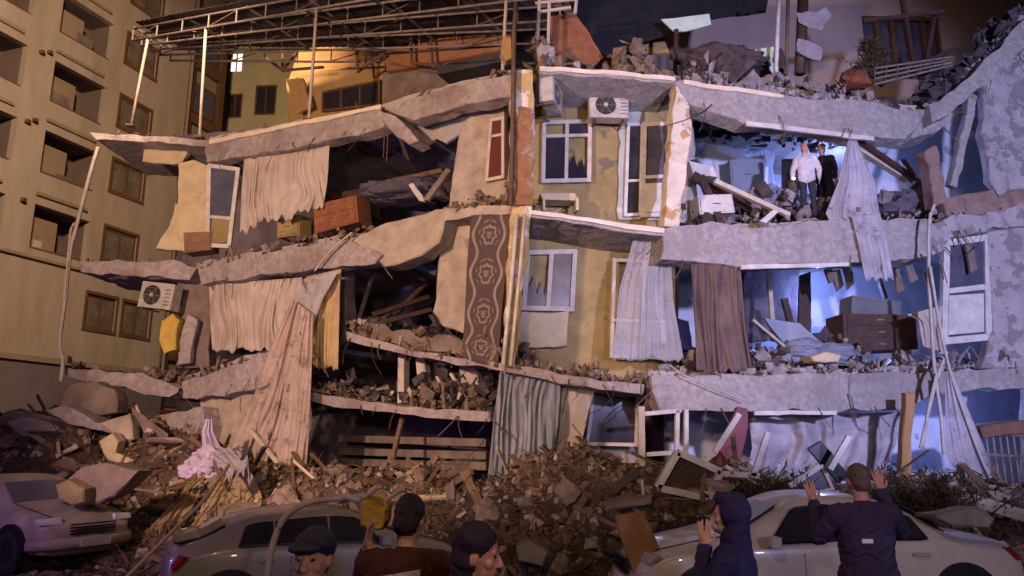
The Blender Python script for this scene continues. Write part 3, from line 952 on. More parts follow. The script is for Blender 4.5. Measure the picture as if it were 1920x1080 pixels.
# bent reinforcing bars sticking out of broken ends
bars = [(PL, (722, 222), (-3, 60), .2), (PL, (740, 240), (20, 40), .1), (PR, (1740, 216), (50, 30), .2), (PR, (1765, 205), (60, -10), .1), (PR, (1742, 440), (46, 26), .1),
        (PR, (1750, 460), (20, 50), .0), (PLL, (368, 508), (26, 14), .1), (PLL, (335, 735), (30, 20), .1), (PL, (700, 480), (30, 22), .1), (PR, (1242, 450), (-30, 14), .1),
        (PR, (1222, 735), (-34, 20), .0), (PL, (918, 782), (26, 16), .0), (PL, (590, 660), (20, 26), .0), (PR, (1590, 738), (10, 40), -.02), (PR, (1930, 40), (-40, -30), .2)]
for i, (pl, a, dv, o_) in enumerate(bars):
    for k in range(2):
        pts = []
        for t in range(5):
            s_ = t / 4
            pts.append(pl.p(a[0] + dv[0] * s_ + 6 * k, a[1] + dv[1] * s_ + 7 * k + 14 * s_ * s_, o_ - 0.1 * s_ * k))
        MB().tube(pts, .011, 5).build("reinforcing_bar", RUST, ruin)

# debris lying on the floors (too small to pick apart)
DB = lambda line, n, s, pl=PL, m=None, off=(0.0, 1.2), up=.15: debris("debris_layer", pl, line, int(n * 1.6), s * .62, ruin, m, off, up * .7)
DB([(170, 247), (395, 261)], 60, .12, PLL)
DB([(395, 262), (715, 200), (950, 138)], 160, .13)
DB([(155, 488), (368, 500)], 120, .12, PLL)
DB([(366, 494), (655, 438), (840, 390), (955, 382)], 420, .15, up=.3)
DB([(125, 688), (334, 718)], 160, .15, PLL, up=.3)
DB([(340, 712), (560, 645)], 200, .14, up=.25)
DB([(652, 622), (800, 660), (945, 682)], 700, .17, up=.5, off=(0, 2.0))
DB([(580, 735), (760, 761), (918, 772)], 500, .18, up=.5, off=(0, 2.0))
DB([(1015, 124), (1270, 144)], 160, .15, PR, up=.25)
DB([(990, 394), (1250, 428)], 160, .10, PR, DEB_R)
DB([(948, 681), (1205, 721)], 420, .13, PR, up=.3)
DB([(1270, 146), (1500, 175), (1740, 202)], 200, .15, PR, DEB_R, up=.25)
DB([(1255, 424), (1740, 410), (1925, 388)], 420, .13, PR, DEB_R, up=.2, off=(0, 2.5))
DB([(1220, 704), (1590, 696), (1925, 688)], 800, .14, PR, DEB_R, up=.3, off=(0, 2.5))
DB([(1745, 196), (1850, 108), (1925, 28)], 150, .15, PR, DEB_R, up=.3, off=(0, .8))

# larger broken pieces lying on the floors: parts of the ruin one can tell apart
random.seed(21)
def broken_piece(pl, x, y, o_, s, m_, flat_=.5):
    p = pl.p(x, y, o_)
    mb = MB()
    s *= .48
    mb.chunk(p, (s, s * random.uniform(.5, .9), s * flat_))
    mb.build("broken_piece", m_, ruin)
for x in range(660, 940, 18):
    broken_piece(PL, x, 612 + (x - 650) * .2 + random.uniform(-14, 10), random.uniform(.1, 1.0), random.uniform(.2, .5), random.choice([CONC, BEIGE, CONC_D]), .4)
for x in range(590, 910, 18):
    broken_piece(PL, x, 728 + (x - 580) * .1 + random.uniform(-16, 6), random.uniform(.2, 1.2), random.uniform(.2, .5), random.choice([CONC, BEIGE, CONC_D, PVC_T]), .4)
for x in range(965, 1240, 22):
    broken_piece(PR, x, 676 + (x - 945) * .15 + random.uniform(-6, 6), random.uniform(.1, .9), random.uniform(.12, .35), random.choice([CONC, BEIGE, PVC_T]), .4)
for x in range(1300, 1760, 26):
    broken_piece(PR, x, 686 + random.uniform(-10, 6), random.uniform(.2, 1.8), random.uniform(.2, .5), random.choice([CONC_R, CONC_D, BLUEWALL]), .4)
for x in range(1300, 1760, 30):
    broken_piece(PR, x, 402 + random.uniform(-8, 6), random.uniform(.2, 1.6), random.uniform(.2, .45), random.choice([CONC_R, CONC_D, BLUEWALL]), .4)
for x in range(1030, 1260, 26):
    broken_piece(PR, x, 122 + (x - 1015) * .08 + random.uniform(-8, 3), random.uniform(.1, .9), random.uniform(.15, .45), random.choice([CONC_R, BEIGE, CONC_D]), .5)
for x in range(400, 660, 24):
    broken_piece(PL, x, 492 - (x - 370) * .2 + random.uniform(-10, 2), random.uniform(.1, 1.0), random.uniform(.15, .35), random.choice([CONC, BEIGE, CONC_D]), .4)
for x in range(130, 330, 24):
    broken_piece(PLL, x, 684 + (x - 120) * .12 + random.uniform(-12, 2), random.uniform(.1, 1.0), random.uniform(.2, .5), random.choice([CONC, CONC_D]), .4)

# drifts of broken plaster and furniture filling the rooms
random.seed(77)
DB([(1300, 408), (1760, 404)], 500, .30, PR, DEB_R, off=(.6, 4.0), up=.75)
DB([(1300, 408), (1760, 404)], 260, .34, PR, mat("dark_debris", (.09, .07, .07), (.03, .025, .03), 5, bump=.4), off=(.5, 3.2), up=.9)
DB([(1290, 692), (1760, 688)], 600, .30, PR, DEB_R, off=(.6, 4.0), up=.7)
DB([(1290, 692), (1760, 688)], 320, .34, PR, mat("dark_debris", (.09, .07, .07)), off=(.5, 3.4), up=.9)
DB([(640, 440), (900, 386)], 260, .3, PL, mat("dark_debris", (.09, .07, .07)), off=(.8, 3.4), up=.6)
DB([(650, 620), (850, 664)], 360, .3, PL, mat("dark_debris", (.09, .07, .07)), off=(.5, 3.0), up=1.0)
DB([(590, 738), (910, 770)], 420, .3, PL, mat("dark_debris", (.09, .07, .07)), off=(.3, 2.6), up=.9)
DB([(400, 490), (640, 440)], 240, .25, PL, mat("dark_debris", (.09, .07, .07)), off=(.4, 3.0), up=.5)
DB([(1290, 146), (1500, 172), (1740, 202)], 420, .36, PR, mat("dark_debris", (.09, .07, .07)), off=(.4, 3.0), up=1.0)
DB([(1290, 146), (1500, 172), (1740, 202)], 260, .34, PR, DEB_R, off=(.3, 2.4), up=.7)
DB([(1015, 120), (1260, 140)], 300, .32, PR, DEB, off=(.2, 2.2), up=.8)
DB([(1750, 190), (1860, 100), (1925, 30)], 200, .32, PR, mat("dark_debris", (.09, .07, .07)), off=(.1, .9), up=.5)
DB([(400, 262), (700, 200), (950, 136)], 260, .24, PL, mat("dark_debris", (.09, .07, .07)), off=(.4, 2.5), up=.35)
# bent bars and torn wires trailing from the slab edges
edges = [(PL, (400, 300), (700, 240)), (PL, (380, 528), (700, 498)), (PL, (345, 748), (560, 690)), (PL, (655, 638), (940, 694)), (PL, (585, 754), (915, 790)),
         (PR, (1280, 190), (1690, 262)), (PR, (1250, 490), (1740, 480)), (PR, (1230, 770), (1700, 766)), (PR, (1750, 226), (1925, 80)), (PR, (950, 696), (1200, 736)), (PR, (1750, 440), (1920, 426))]
for i in range(66):
    pl, a, b = edges[i % len(edges)]
    t = random.random()
    x, y = a[0] + (b[0] - a[0]) * t, a[1] + (b[1] - a[1]) * t
    l = random.uniform(.15, .75)
    p = pl.p(x, y - 4, -.02)
    dx, cu = random.gauss(0, .3), random.gauss(0, .35)
    pts = [p + (pl.d * (dx * s_ + cu * s_ * s_) - Vector((0, 0, 1)) * s_ * (1 - .3 * abs(cu) * s_) - pl.n * .15 * math.sin(3 * s_)) * l for s_ in (0, .2, .4, .6, .8, 1)]
    MB().tube(pts, .008 if i % 3 else .012, 4).build("reinforcing_bar" if i % 3 == 0 else "torn_wire", RUST if i % 2 else CABLE_D, ruin)

# ================================================================== on the roofs
random.seed(5)
canopy = thing("roof_canopy", "rusty steel lattice roof canopy with corrugated sheets above the left wing", "canopy", tuple(PL.p(560, 235, 1.0)))
ca, cb = PL.p(248, 76), PL.p(980, -52)
cdir = (cb - ca)
CH = 0.38
for k, o_ in enumerate((0.0, 1.0, 2.0, 3.1, 4.3)):
    a = ca + PL.n * o_
    a = ca + PL.n * o_ * .30
    b = cb + PL.n * o_
    mb = MB()
    mb.tube([a, b], .032, 6)
    mb.build("bottom_chord", STEEL, canopy, smooth=True)
    MB().tube([a + Vector((0, 0, CH)), b + Vector((0, 0, CH))], .032, 6).build("top_chord", STEEL, canopy, smooth=True)
    for t in range(0, 13):
        p = a.lerp(b, t / 12)
        MB().tube([p, p + Vector((0, 0, CH))], .022, 5).build("lattice_bar", STEEL, canopy)
        if t < 12 and (t + k) % 3 == 0:
            MB().tube([p + Vector((0, 0, .02)), a.lerp(b, (t + 1) / 12) + Vector((0, 0, CH - .02))], .016, 5).build("diagonal_bar", RUST, canopy)
for t in (0, .18, .36, .52, .68, .84, 1.0):
    p = ca.lerp(cb, t) + Vector((0, 0, CH + .045))
    MB().tube([p, p + PL.n * 4.3 * (.3 + .7 * t)], .04, 6).build("rafter", STEEL, canopy)
    MB().tube([p - Vector((0, 0, CH + .045)), p + PL.n * 2.0 * (.3 + .7 * t) - Vector((0, 0, .03))], .022, 5).build("brace", STEEL, canopy)
# corrugated sheets, each its own piece
ns = 9
for i in range(ns):
    t0, t1 = 0.02 + i * .108, 0.02 + (i + 1) * .108 + .006
    mb = MB()
    m_ = 14
    for j in range(m_ + 1):
        t = t0 + (t1 - t0) * j / m_
        wv = .035 * math.sin(j * math.pi)if False else (.03 if j % 2 else 0)
        for o_ in (-.15, 4.4 * (.3 + .7 * t)):
            p = ca.lerp(cb, t) + PL.n * o_ + Vector((0, 0, CH + .10 + wv + .012 * (i % 2)))
            mb.v.append(tuple(p))
    for j in range(m_):
        mb.f.append((2 * j, 2 * j + 2, 2 * j + 3, 2 * j + 1))
        mb.mi.append(0)
    o = mb.build("corrugated_sheet", SHEET, canopy, fix=False)
    md = o.modifiers.new("thickness", 'SOLIDIFY')
    md.thickness = .008
for (a, b) in (((277, 74), (246, 236)), ((386, 52), (374, 258)), ((594, 18), (579, 226)), ((952, -46), (942, 138))):
    MB().tube([PL.p(*a, .03), PL.p(*b, .25)], 0.04, 8).build("post", PVC_T, canopy, smooth=True)
    MB().box(PL.p(*b, .25), (.22, .22, .05)).build("base_plate", RUST, canopy)

# penthouse parapets and sheds behind the canopy
shed = thing("rooftop_shed", "orange and ochre rendered penthouse under the steel canopy", "shed", tuple(PL.p(700, 190, 3.5)))
S("wall", PL, [(536, 150), (600, 132), (720, 118), (720, 200), (600, 226), (540, 226)], 0.3, OCHRE, shed, off=3.6, jit=.02)
S("wall", PL, [(560, 92), (700, 78), (760, 96), (760, 122), (600, 150), (540, 150)], 0.25, mat("faded_orange_render", (.55, .32, .13), (.45, .26, .10), 1.0, bump=.1), shed, off=4.2, jit=.02)
S("parapet", PL, [(720, 98), (840, 64), (958, 44), (958, 90), (840, 112), (724, 134)], 0.3, ORANGE, shed, off=2.9, jit=.02)
S("wall", PL, [(716, 134), (830, 112), (958, 88), (958, 140), (830, 170), (716, 200)], 0.25, CONC_D, shed, off=3.1, jit=.03)
window(shed, PL, [(606, 174), (712, 152), (712, 196), (606, 208)], off=3.5, cols=3, fm=BROWNTRIM, gm=GLASS)
S("tilted_panel", PL, [(536, 148), (566, 146), (584, 200), (556, 214)], 0.1, OCHRE, shed, off=3.2)
for (a, b) in (((500, 110), (530, 132)), ((530, 132), (560, 94)), ((530, 132), (606, 126)), ((530, 132), (530, 92)), ((668, 90), (672, 136)), ((770, 62), (772, 118)), ((808, 74), (812, 130)), ((672, 134), (720, 100)), ((772, 118), (820, 124))):
    MB().tube([PL.p(*a, 2.6), PL.p(*b, 2.6)], .045, 6).build("bracket_bar", RUST, shed)
MB().prism([PL.p(x, y, 1.6) for x, y in ((820, 124), (948, 96), (956, 112), (820, 140))], PL.n * 1.2).build("sheet_stack", SHEET, shed)

# things thrown about on the roof
def board(name, label, cat, pl, px, depth, m, off=0.0, group=None, jit=.015):
    o = slab(name, pl, px, depth, m, None, off=off, jit=jit)
    return setp(o, label, cat, group)

board("plywood_sheet", "rust brown plywood sheet leaning above the centre balcony", "board", PR, [(1030, 30), (1076, 22), (1104, 60), (1132, 108), (1112, 126), (1036, 98)], .05, WOOD_R, off=1.0)
board("wooden_box", "small orange box fixed at the head of the corner post", "box", PR, [(942, 66), (958, 70), (964, 108), (950, 112), (940, 96)], .25, OCHRE, off=-.15)
board("roof_sheet", "dark fallen roof sheet hanging over the centre of the block", "roof sheet", PR, [(1050, -60), (1450, -60), (1436, 22), (1340, 34), (1262, 62), (1134, 104), (1086, 60)], .06, BLACK, off=2.6)
board("roof_sheet", "pale green broken panel lying under the dark roof sheet", "panel", PR, [(1240, 36), (1330, 26), (1334, 46), (1288, 58), (1266, 60)], .05, mat("pale_green_panel", (.55, .66, .55), (.42, .52, .44), 3, rough=.6), off=2.1)
board("concrete_lump", "grey concrete lump beside the rusty corner post on the roof", "rubble", PR, [(1006, 92), (1020, 76), (1040, 88), (1044, 112), (1028, 124), (1008, 122)], .4, CONC, off=.3, jit=.05)
board("ochre_panel", "ochre panel half hidden behind the roof debris", "panel", PR, [(1136, 70), (1240, 60), (1256, 98), (1140, 104)], .1, OCHRE, off=3.4)
board("white_tile", "white slab scrap standing against the pipe on the roof", "slab", PR, [(1416, 92), (1452, 86), (1450, 138), (1426, 132)], .06, mat("pale_green_panel", (.5, .6, .5)), off=1.4)
for nm, lb, pts, r, m_ in (
    ("steel_pipe", "tall white pipe standing on the right wing roof", [(1461, -10), (1458, 60), (1455, 146)], .05, PVC),
    ("timber_post", "tall brown timber post standing beside the white roof pipe", [(1506, -12), (1500, 138)], .13, WOOD_D),
    ("steel_pipe", "thin dark pipe between the white pipe and the timber post", [(1478, -10), (1474, 140)], .045, RUST)):
    MB().tube([PR.p(x, y, .55) for x, y in pts], r, 8).build(nm, m_, smooth=True, label=lb, cat="post" if nm == "timber_post" else "pipe")
rag = thing("torn_sign", "torn grey sheet metal rags nailed to the timber post", "sheet metal", tuple(PR.p(1520, 60, .4)))
for k, (px) in enumerate(([(1492, 22), (1530, 22), (1552, 12), (1560, 30), (1540, 58), (1498, 40)], [(1496, 70), (1544, 88), (1538, 112), (1496, 98)])):
    slab("rag", PR, px, .02, mat("dull_sheet_metal", (.30, .26, .28), (.2, .17, .18), 5, rough=.6), rag, off=.36 - .05 * k, jit=.04, step=.1)
MB().tube([PR.p(1268, 56, 2.0), PR.p(1266, 150, 2.0)], .06, 8).build("timber_post", WOOD_D, label="short dark post propping the pale green panel", cat="post")
# ladder frame at the top centre
lad = thing("tube_scaffold", "small pale tube frame standing on the roof by the corner post", "frame", tuple(PR.p(1030, 120, .6)))
for (a, b) in (((1012, 0), (1006, 104)), ((1030, 4), (1028, 84)), ((1082, -8), (1078, 26)), ((1004, 6), (1082, -2)), ((1012, 22), (1070, 14))):
    MB().tube([PR.p(*a, .5), PR.p(*b, .5)], .04, 6).build("tube", PVC_T, lad)
# fallen railing grid on the right roof
rail = thing("fallen_railing", "fallen pale metal railing lying on the right wing roof", "railing", tuple(PR.p(1700, 150, .8)))
c4 = [PR.p(1640, 128, .6), PR.p(1790, 106, .6), PR.p(1786, 122, .1), PR.p(1640, 158, .1)]
for t in (0, .33, .66, 1):
    MB().tube([c4[0].lerp(c4[3], t), c4[1].lerp(c4[2], t)], .025, 5).build("rail", STEEL, rail)
for t in range(8):
    MB().tube([c4[0].lerp(c4[1], t / 7), c4[3].lerp(c4[2], t / 7)], .015, 5).build("bar", STEEL, rail)
for (a, b, lb) in (((1618, 40), (1770, 22), "dark bent bar crossing the top of the neighbour window"), ((1690, -10), (1716, 138), "dark bar leaning across the neighbour window"),
                   ((1752, 30), (1730, 150), "dark bar slanting at the edge of the neighbour window"), ((1580, 140), (1668, 96), "dark bar lying over the roof debris by the dry shrub"),
                   ((1650, 160), (1800, 86), "long dark bar lying along the fallen roof railing")):
    MB().bar(PR.p(*a, 1.4), PR.p(*b, 1.1), .10, .08, PR.n).build("bent_bar", WOOD_D, label=lb, cat="bar")
# dry conifer bush on the roof terrace and on the heap
LEAF = mat("dry_foliage", (.10, .075, .03), (.045, .035, .015), 5, rough=.8)


def bush(name, label, base, h, rad, n, cone=True, seed=1):
    rs = random.Random(seed)
    t = thing(name, label, "bush", tuple(base))
    mb, lf = MB(), MB()
    base = Vector(base)
    if cone:
        mb.tube([base - Vector((0, 0, .1)), base + Vector((rad * .1, 0, h * .95))], .035, 6, r2=.01)
    nb = 70
    for k in range(nb):
        an = rs.uniform(0, 6.28)
        if cone:
            z = rs.uniform(.05, .9)
            p0 = base + Vector((0, 0, h * z * .9))
            d = Vector((math.cos(an), math.sin(an), rs.uniform(.1, .7))) * rad * (1.1 - z) * rs.uniform(.6, 1.15)
        else:
            p0 = base + Vector((rs.gauss(0, rad * .45), rs.gauss(0, rad * .3), -.05))
            d = Vector((math.cos(an) * .8, math.sin(an) * .6, rs.uniform(.25, 1.2))) * rad * rs.uniform(.5, 1.35)
        bend = Vector((rs.gauss(0, .15), rs.gauss(0, .15), -rs.uniform(.05, .35))) * d.length
        pts = [p0 + d * q + bend * q * q for q in (0, .25, .5, .75, 1)]
        mb.tube(pts, rs.uniform(.006, .014), 4, r2=.003)
        for q in range(n // nb):
            tt = rs.uniform(.2, 1.05)
            p = p0 + d * tt + bend * tt * tt + Vector((rs.gauss(0, .05), rs.gauss(0, .05), rs.gauss(0, .05)))
            s_ = rs.uniform(.03, .09)
            dd = (d.normalized() + Vector((rs.uniform(-1, 1), rs.uniform(-1, 1), rs.uniform(-1, 1)))).normalized()
            e = dd.cross(Vector((rs.uniform(-1, 1), rs.uniform(-1, 1), 1))).normalized()
            lf.add([p - e * s_ * .2, p + dd * s_ - e * s_ * .06, p + dd * s_ * 1.5, p + e * s_ * .2], [(0, 1, 2, 3)])
    mb.build("stem", WOOD_D, t)
    lf.build("foliage", LEAF, t, fix=False)


bush("dry_shrub", "brown conical dry shrub standing on the right roof before the window", PR.p(1640, 150, 1.2), 1.25, .7, 2600, seed=3)

def crumple(name, label, cat, c, rad, m, seed=0, flat_bottom=.35, amp=.28, nu=96, nv=60):
    """crumpled heap of cloth: a closed surface with sharp ridges and hollows"""
    mb = MB()
    c = Vector(c)
    sd = Vector((seed * 3.1, seed * 7.7, seed * 1.9))
    for j in range(nv + 1):
        th = math.pi * j / nv
        for i in range(nu):
            ph = 2 * math.pi * i / nu
            d = Vector((math.sin(th) * math.cos(ph), math.sin(th) * math.sin(ph), math.cos(th)))
            r = 1 + amp * noise.noise(d * 1.6 + sd) * 1.3
            for f_, a_ in ((2.6, .5), (5.2, .45), (10.0, .26), (21.0, .10)):
                r += amp * a_ * (1 - 2.4 * abs(noise.noise(d * f_ + sd)))
            z = d.z * r * rad[2]
            if z < -rad[2] * flat_bottom:
                z = -rad[2] * flat_bottom + (z + rad[2] * flat_bottom) * .15
            mb.v.append(tuple(c + Vector((d.x * r * rad[0], d.y * r * rad[1], z))))
    for j in range(nv):
        for i in range(nu):
            mb.f.append((j * nu + i, (j + 1) * nu + i, (j + 1) * nu + (i + 1) % nu, j * nu + (i + 1) % nu))
            mb.mi.append(0)
    o = mb.build(name, m, smooth=True, label=label, cat=cat, fix=False)
    return o


# ================================================================== curtains and carpets
sheet("curtain", PL, [(458, 296), (452, 370), (450, 434)], [(618, 272), (614, 340), (606, 392)], CURT_P, 11, .06, .18, nu=110, sag=4, ragged=14, seed=1,
      label="pale pleated curtain hanging under the top beam of the left wing", cat="curtain")
sheet("curtain", PL, [(392, 534), (394, 600), (398, 658)], [(566, 520), (564, 590), (560, 652)], CURT_P, 12, .06, .22, nu=120, ragged=8, seed=2,
      label="pinkish pleated curtain below the third floor beam of the left wing", cat="curtain")
sheet("curtain", PL, [(574, 518), (568, 600), (570, 686)], [(640, 504), (636, 600), (634, 690)], CURT_Y, 6, .07, .12, nu=70, ragged=10, seed=3,
      label="straw coloured bunched curtain at the mouth of the dark left room", cat="curtain")
sheet("draped_cloth", PL, [(556, 526), (552, 570), (568, 616)], [(636, 506), (606, 560), (584, 618)], CURT_W, 2, .05, -.08, nu=40, nv=20, seed=4,
      label="cream cloth folded over the straw curtain", cat="cloth")
sheet("tulle_curtain", PL, [(548, 560), (505, 660), (470, 760), (430, 850)], [(588, 590), (584, 700), (580, 800), (574, 890)], TULLE, 8, .06, -.35, nu=110, nv=50, ragged=30, seed=5,
      label="long pink tulle curtain streaming down to the heap", cat="curtain")
sheet("tulle_curtain", PL, [(560, 700), (540, 780), (516, 892)], [(578, 700), (586, 790), (566, 884)], CURT_W, 4, .06, -.25, nu=50, nv=30, ragged=16, seed=9,
      label="pale lilac strip of lace behind the long tulle", cat="curtain")
sheet("lace_curtain", PR, [(1190, 440), (1162, 540), (1148, 672)], [(1256, 444), (1262, 560), (1282, 676)], VEIL, 9, .03, .55, nu=80, nv=30, ragged=8, seed=6,
      label="white lace curtain flaring out beside the centre balcony glazing", cat="curtain")
sheet("brown_curtain", PR, [(1296, 494), (1302, 600), (1306, 692)], [(1388, 494), (1396, 590), (1412, 700)], CURT_B, 8, .06, .08, nu=90, nv=30, ragged=8, seed=7,
      label="dark brown pleated curtain hanging in the second floor opening", cat="curtain")
sheet("lace_curtain", PR, [(1590, 262), (1572, 340), (1548, 400), (1556, 416)], [(1606, 262), (1640, 340), (1652, 420), (1636, 424)], CURT_W, 7, .045, .05, nu=80, nv=40, seed=8,
      label="white lace curtain gathered beside the standing man", cat="curtain")
sheet("lace_curtain", PR, [(1596, 404), (1608, 450), (1622, 524)], [(1650, 400), (1664, 460), (1676, 524)], CURT_W, 5, .03, -.10, nu=60, nv=24, seed=10, ragged=8,
      label="white lace curtain end hanging over the third floor beam", cat="curtain")
sheet("striped_curtain", PR, [(938, 696), (926, 780), (914, 898)], [(1052, 716), (1046, 800), (1032, 904)], CURT_S, 11, .06, .25, nu=130, nv=30, ragged=20, seed=11,
      label="long slate grey striped curtain hanging down to the heap under the centre bay", cat="curtain")
sheet("plastic_sheet", PR, [(1404, 782), (1410, 840), (1396, 902)], [(1700, 772), (1680, 830), (1660, 890)], mat("dusty_plastic", (.52, .48, .52), (.36, .32, .36), 3, rough=.5, bump=.5, bscale=5, transl=.2, alpha=.88), 5, .16, .7, nu=140, nv=60, ragged=26, seed=12,
      label="crumpled pale plastic sheet hanging along the ground floor opening", cat="sheet")
sheet("draped_cloth", PR, [(1772, 700), (1772, 790), (1776, 856), (1798, 900)], [(1786, 700), (1820, 780), (1850, 850), (1868, 920)], CURT_W, 3, .035, -.5, nu=60, nv=40, seed=13,
      label="triangular white cloth stretched down to the heap at the right", cat="cloth")
sheet("draped_cloth", PR, [(1700, 590), (1722, 600), (1730, 650)], [(1770, 572), (1764, 620), (1770, 662)], CURT_P, 3, .06, .2, nu=40, nv=20, seed=14,
      label="pinkish cloth hung over the edge of the second floor by the door", cat="cloth")
# cloth tangle on the heap at the left
STRAW_T = mat("straw_tulle", (.62, .47, .27), (.45, .33, .18), 2, rough=.9, bump=.3, transl=.35, alpha=.85, holes=.38)
LILAC = mat("lilac_cloth", (.62, .52, .66), (.46, .37, .52), 2, bump=.3, transl=.2)
fl = flat(15.1)
sheet("draped_cloth", fl, [(386, 786), (378, 810), (380, 836), (366, 856)], [(398, 786), (400, 810), (412, 836), (432, 846)], LILAC, 3, .05, 0, nu=40, nv=30, seed=15, ragged=10,
      label="narrow lilac cloth end twisting up from the heap at the left", cat="cloth")
crumple("draped_cloth", "crumpled lilac white cloth bundle lying on the rubble at the left", "cloth", flat(15.0).p(386, 882), (.40, .32, .34), LILAC, 3)
crumple("tarpaulin", "dark crumpled tarpaulin heaped on the right wing roof", "tarpaulin", PR.p(1350, 128, 1.4), (.95, .5, .42), mat("dark_tarp", (.09, .06, .06), (.04, .03, .03), 3, bump=.5, bscale=4), 11)
crumple("torn_cloth", "orange red cloth crumpled among roof debris on the right wing", "cloth", PR.p(1606, 156, .35), (.26, .2, .2), mat("rust_red_cloth", (.26, .075, .04), (.14, .04, .02), 4), 37)
crumple("bedding", "dark bedding heaped in the top left room behind the chest", "bedding", PL.p(760, 370, 1.5), (.9, .6, .35), mat("dark_bedding", (.12, .10, .13), (.06, .05, .07), 3, bump=.3), 13)
crumple("bedding", "grey blue bedding heaped at the back of the third floor room", "bedding", PR.p(1440, 392, 1.6), (.8, .6, .4), mat("grey_blue_bedding", (.22, .24, .32), (.14, .15, .2), 3, bump=.3), 17)
crumple("bedding", "dark blanket pile beside the gathered lace curtain", "bedding", PR.p(1700, 396, 1.0), (.6, .5, .4), mat("dark_bedding", (.12, .10, .13)), 19)
crumple("bedding", "grey blanket pile beside the overturned sideboard", "bedding", PR.p(1520, 676, 1.2), (.9, .6, .35), mat("grey_blue_bedding", (.22, .24, .32)), 23)
for (l_, r_, sd, fo, lb) in (
        ([(364, 884), (336, 930), (306, 966), (280, 1006)], [(384, 892), (372, 930), (356, 966), (346, 992)], 31, 6, "torn straw yellow sheet trailing down below the lilac bundle"),
        ([(424, 872), (404, 914), (380, 950), (350, 990)], [(466, 876), (482, 906), (494, 934), (470, 962)], 34, 8, "torn straw yellow sheet fanning out beside the lilac bundle"),
        ([(392, 850), (404, 862), (420, 880), (430, 900)], [(430, 838), (446, 856), (462, 876), (474, 890)], 36, 4, "pale torn sheet lying between the lilac bundle and the long tulle")):
    sheet("draped_cloth", flat(14.8), l_, r_, STRAW_T if fo > 4 else CURT_W, fo, .06, -.1, nu=70, nv=44, seed=sd, ragged=30, run=1.5, label=lb, cat="cloth")
# patterned carpet
CARPET = bpy.data.materials.new("patterned_carpet")
CARPET.use_nodes = True
nt = CARPET.node_tree
N, L = nt.nodes, nt.links
bs = N["Principled BSDF"]
bs.inputs["Roughness"].default_value = .95
uvn = N.new("ShaderNodeUVMap")
uvn.uv_map = "uv"
sep = N.new("ShaderNodeSeparateXYZ")
L.new(uvn.outputs[0], sep.inputs[0])


def mth(op, a, b=None, c=None):
    n = N.new("ShaderNodeMath")
    n.operation = op
    for i, v in enumerate((a, b, c)):
        if v is None:
            continue
        if isinstance(v, (int, float)):
            n.inputs[i].default_value = v
        else:
            L.new(v, n.inputs[i])
    return n.outputs[0]


cu = mth('ABSOLUTE', mth('SUBTRACT', sep.outputs[0], .5))
fv = mth('SUBTRACT', mth('FRACT', mth('MULTIPLY', sep.outputs[1], 4.0)), .5)
ang = mth('MULTIPLY', mth('ARCTAN2', fv, mth('MULTIPLY', cu, 1.0)), 6.0)
rad_ = mth('SQRT', mth('ADD', mth('POWER', mth('MULTIPLY', cu, 1.15), 2.0), mth('POWER', mth('MULTIPLY', fv, .8), 2.0)))
rr = mth('ADD', rad_, mth('MULTIPLY', mth('SINE', ang), .025))
rings = mth('GREATER_THAN', mth('SINE', mth('MULTIPLY', rr, 44.0)), .35)
edge = mth('ADD', .33, mth('MULTIPLY', mth('COSINE', mth('MULTIPLY', fv, 6.283)), .07))
inside = mth('LESS_THAN', cu, edge)
line = mth('LESS_THAN', mth('ABSOLUTE', mth('SUBTRACT', cu, edge)), .035)
centre = mth('LESS_THAN', rad_, .3)
pat = mth('MAXIMUM', mth('MULTIPLY', mth('MULTIPLY', rings, centre), .8), line)
nz = N.new("ShaderNodeTexNoise")
nz.inputs["Scale"].default_value = 9
pat = mth('MULTIPLY', pat, mth('ADD', .35, nz.outputs["Fac"]))
mx = N.new("ShaderNodeMixRGB")
mx.inputs["Color1"].default_value = (.075, .047, .042, 1)
mx.inputs["Color2"].default_value = (.25, .20, .18, 1)
L.new(pat, mx.inputs["Fac"])
mx2 = N.new("ShaderNodeMixRGB")
mx2.inputs["Color1"].default_value = (.085, .05, .04, 1)
L.new(mx.outputs[0], mx2.inputs["Color2"])
L.new(mth('LESS_THAN', cu, .46), mx2.inputs["Fac"])
L.new(mx2.outputs[0], bs.inputs["Base Color"])
sheet("hanging_carpet", PL, [(884, 404), (876, 500), (872, 600), (866, 672)], [(958, 402), (950, 500), (940, 600), (934, 690)], CARPET, 1.5, .03, .02, nu=30, nv=40, seed=17, thick=.02, uvs=True,
      label="brown ornamental carpet hanging beside the corner column", cat="carpet")

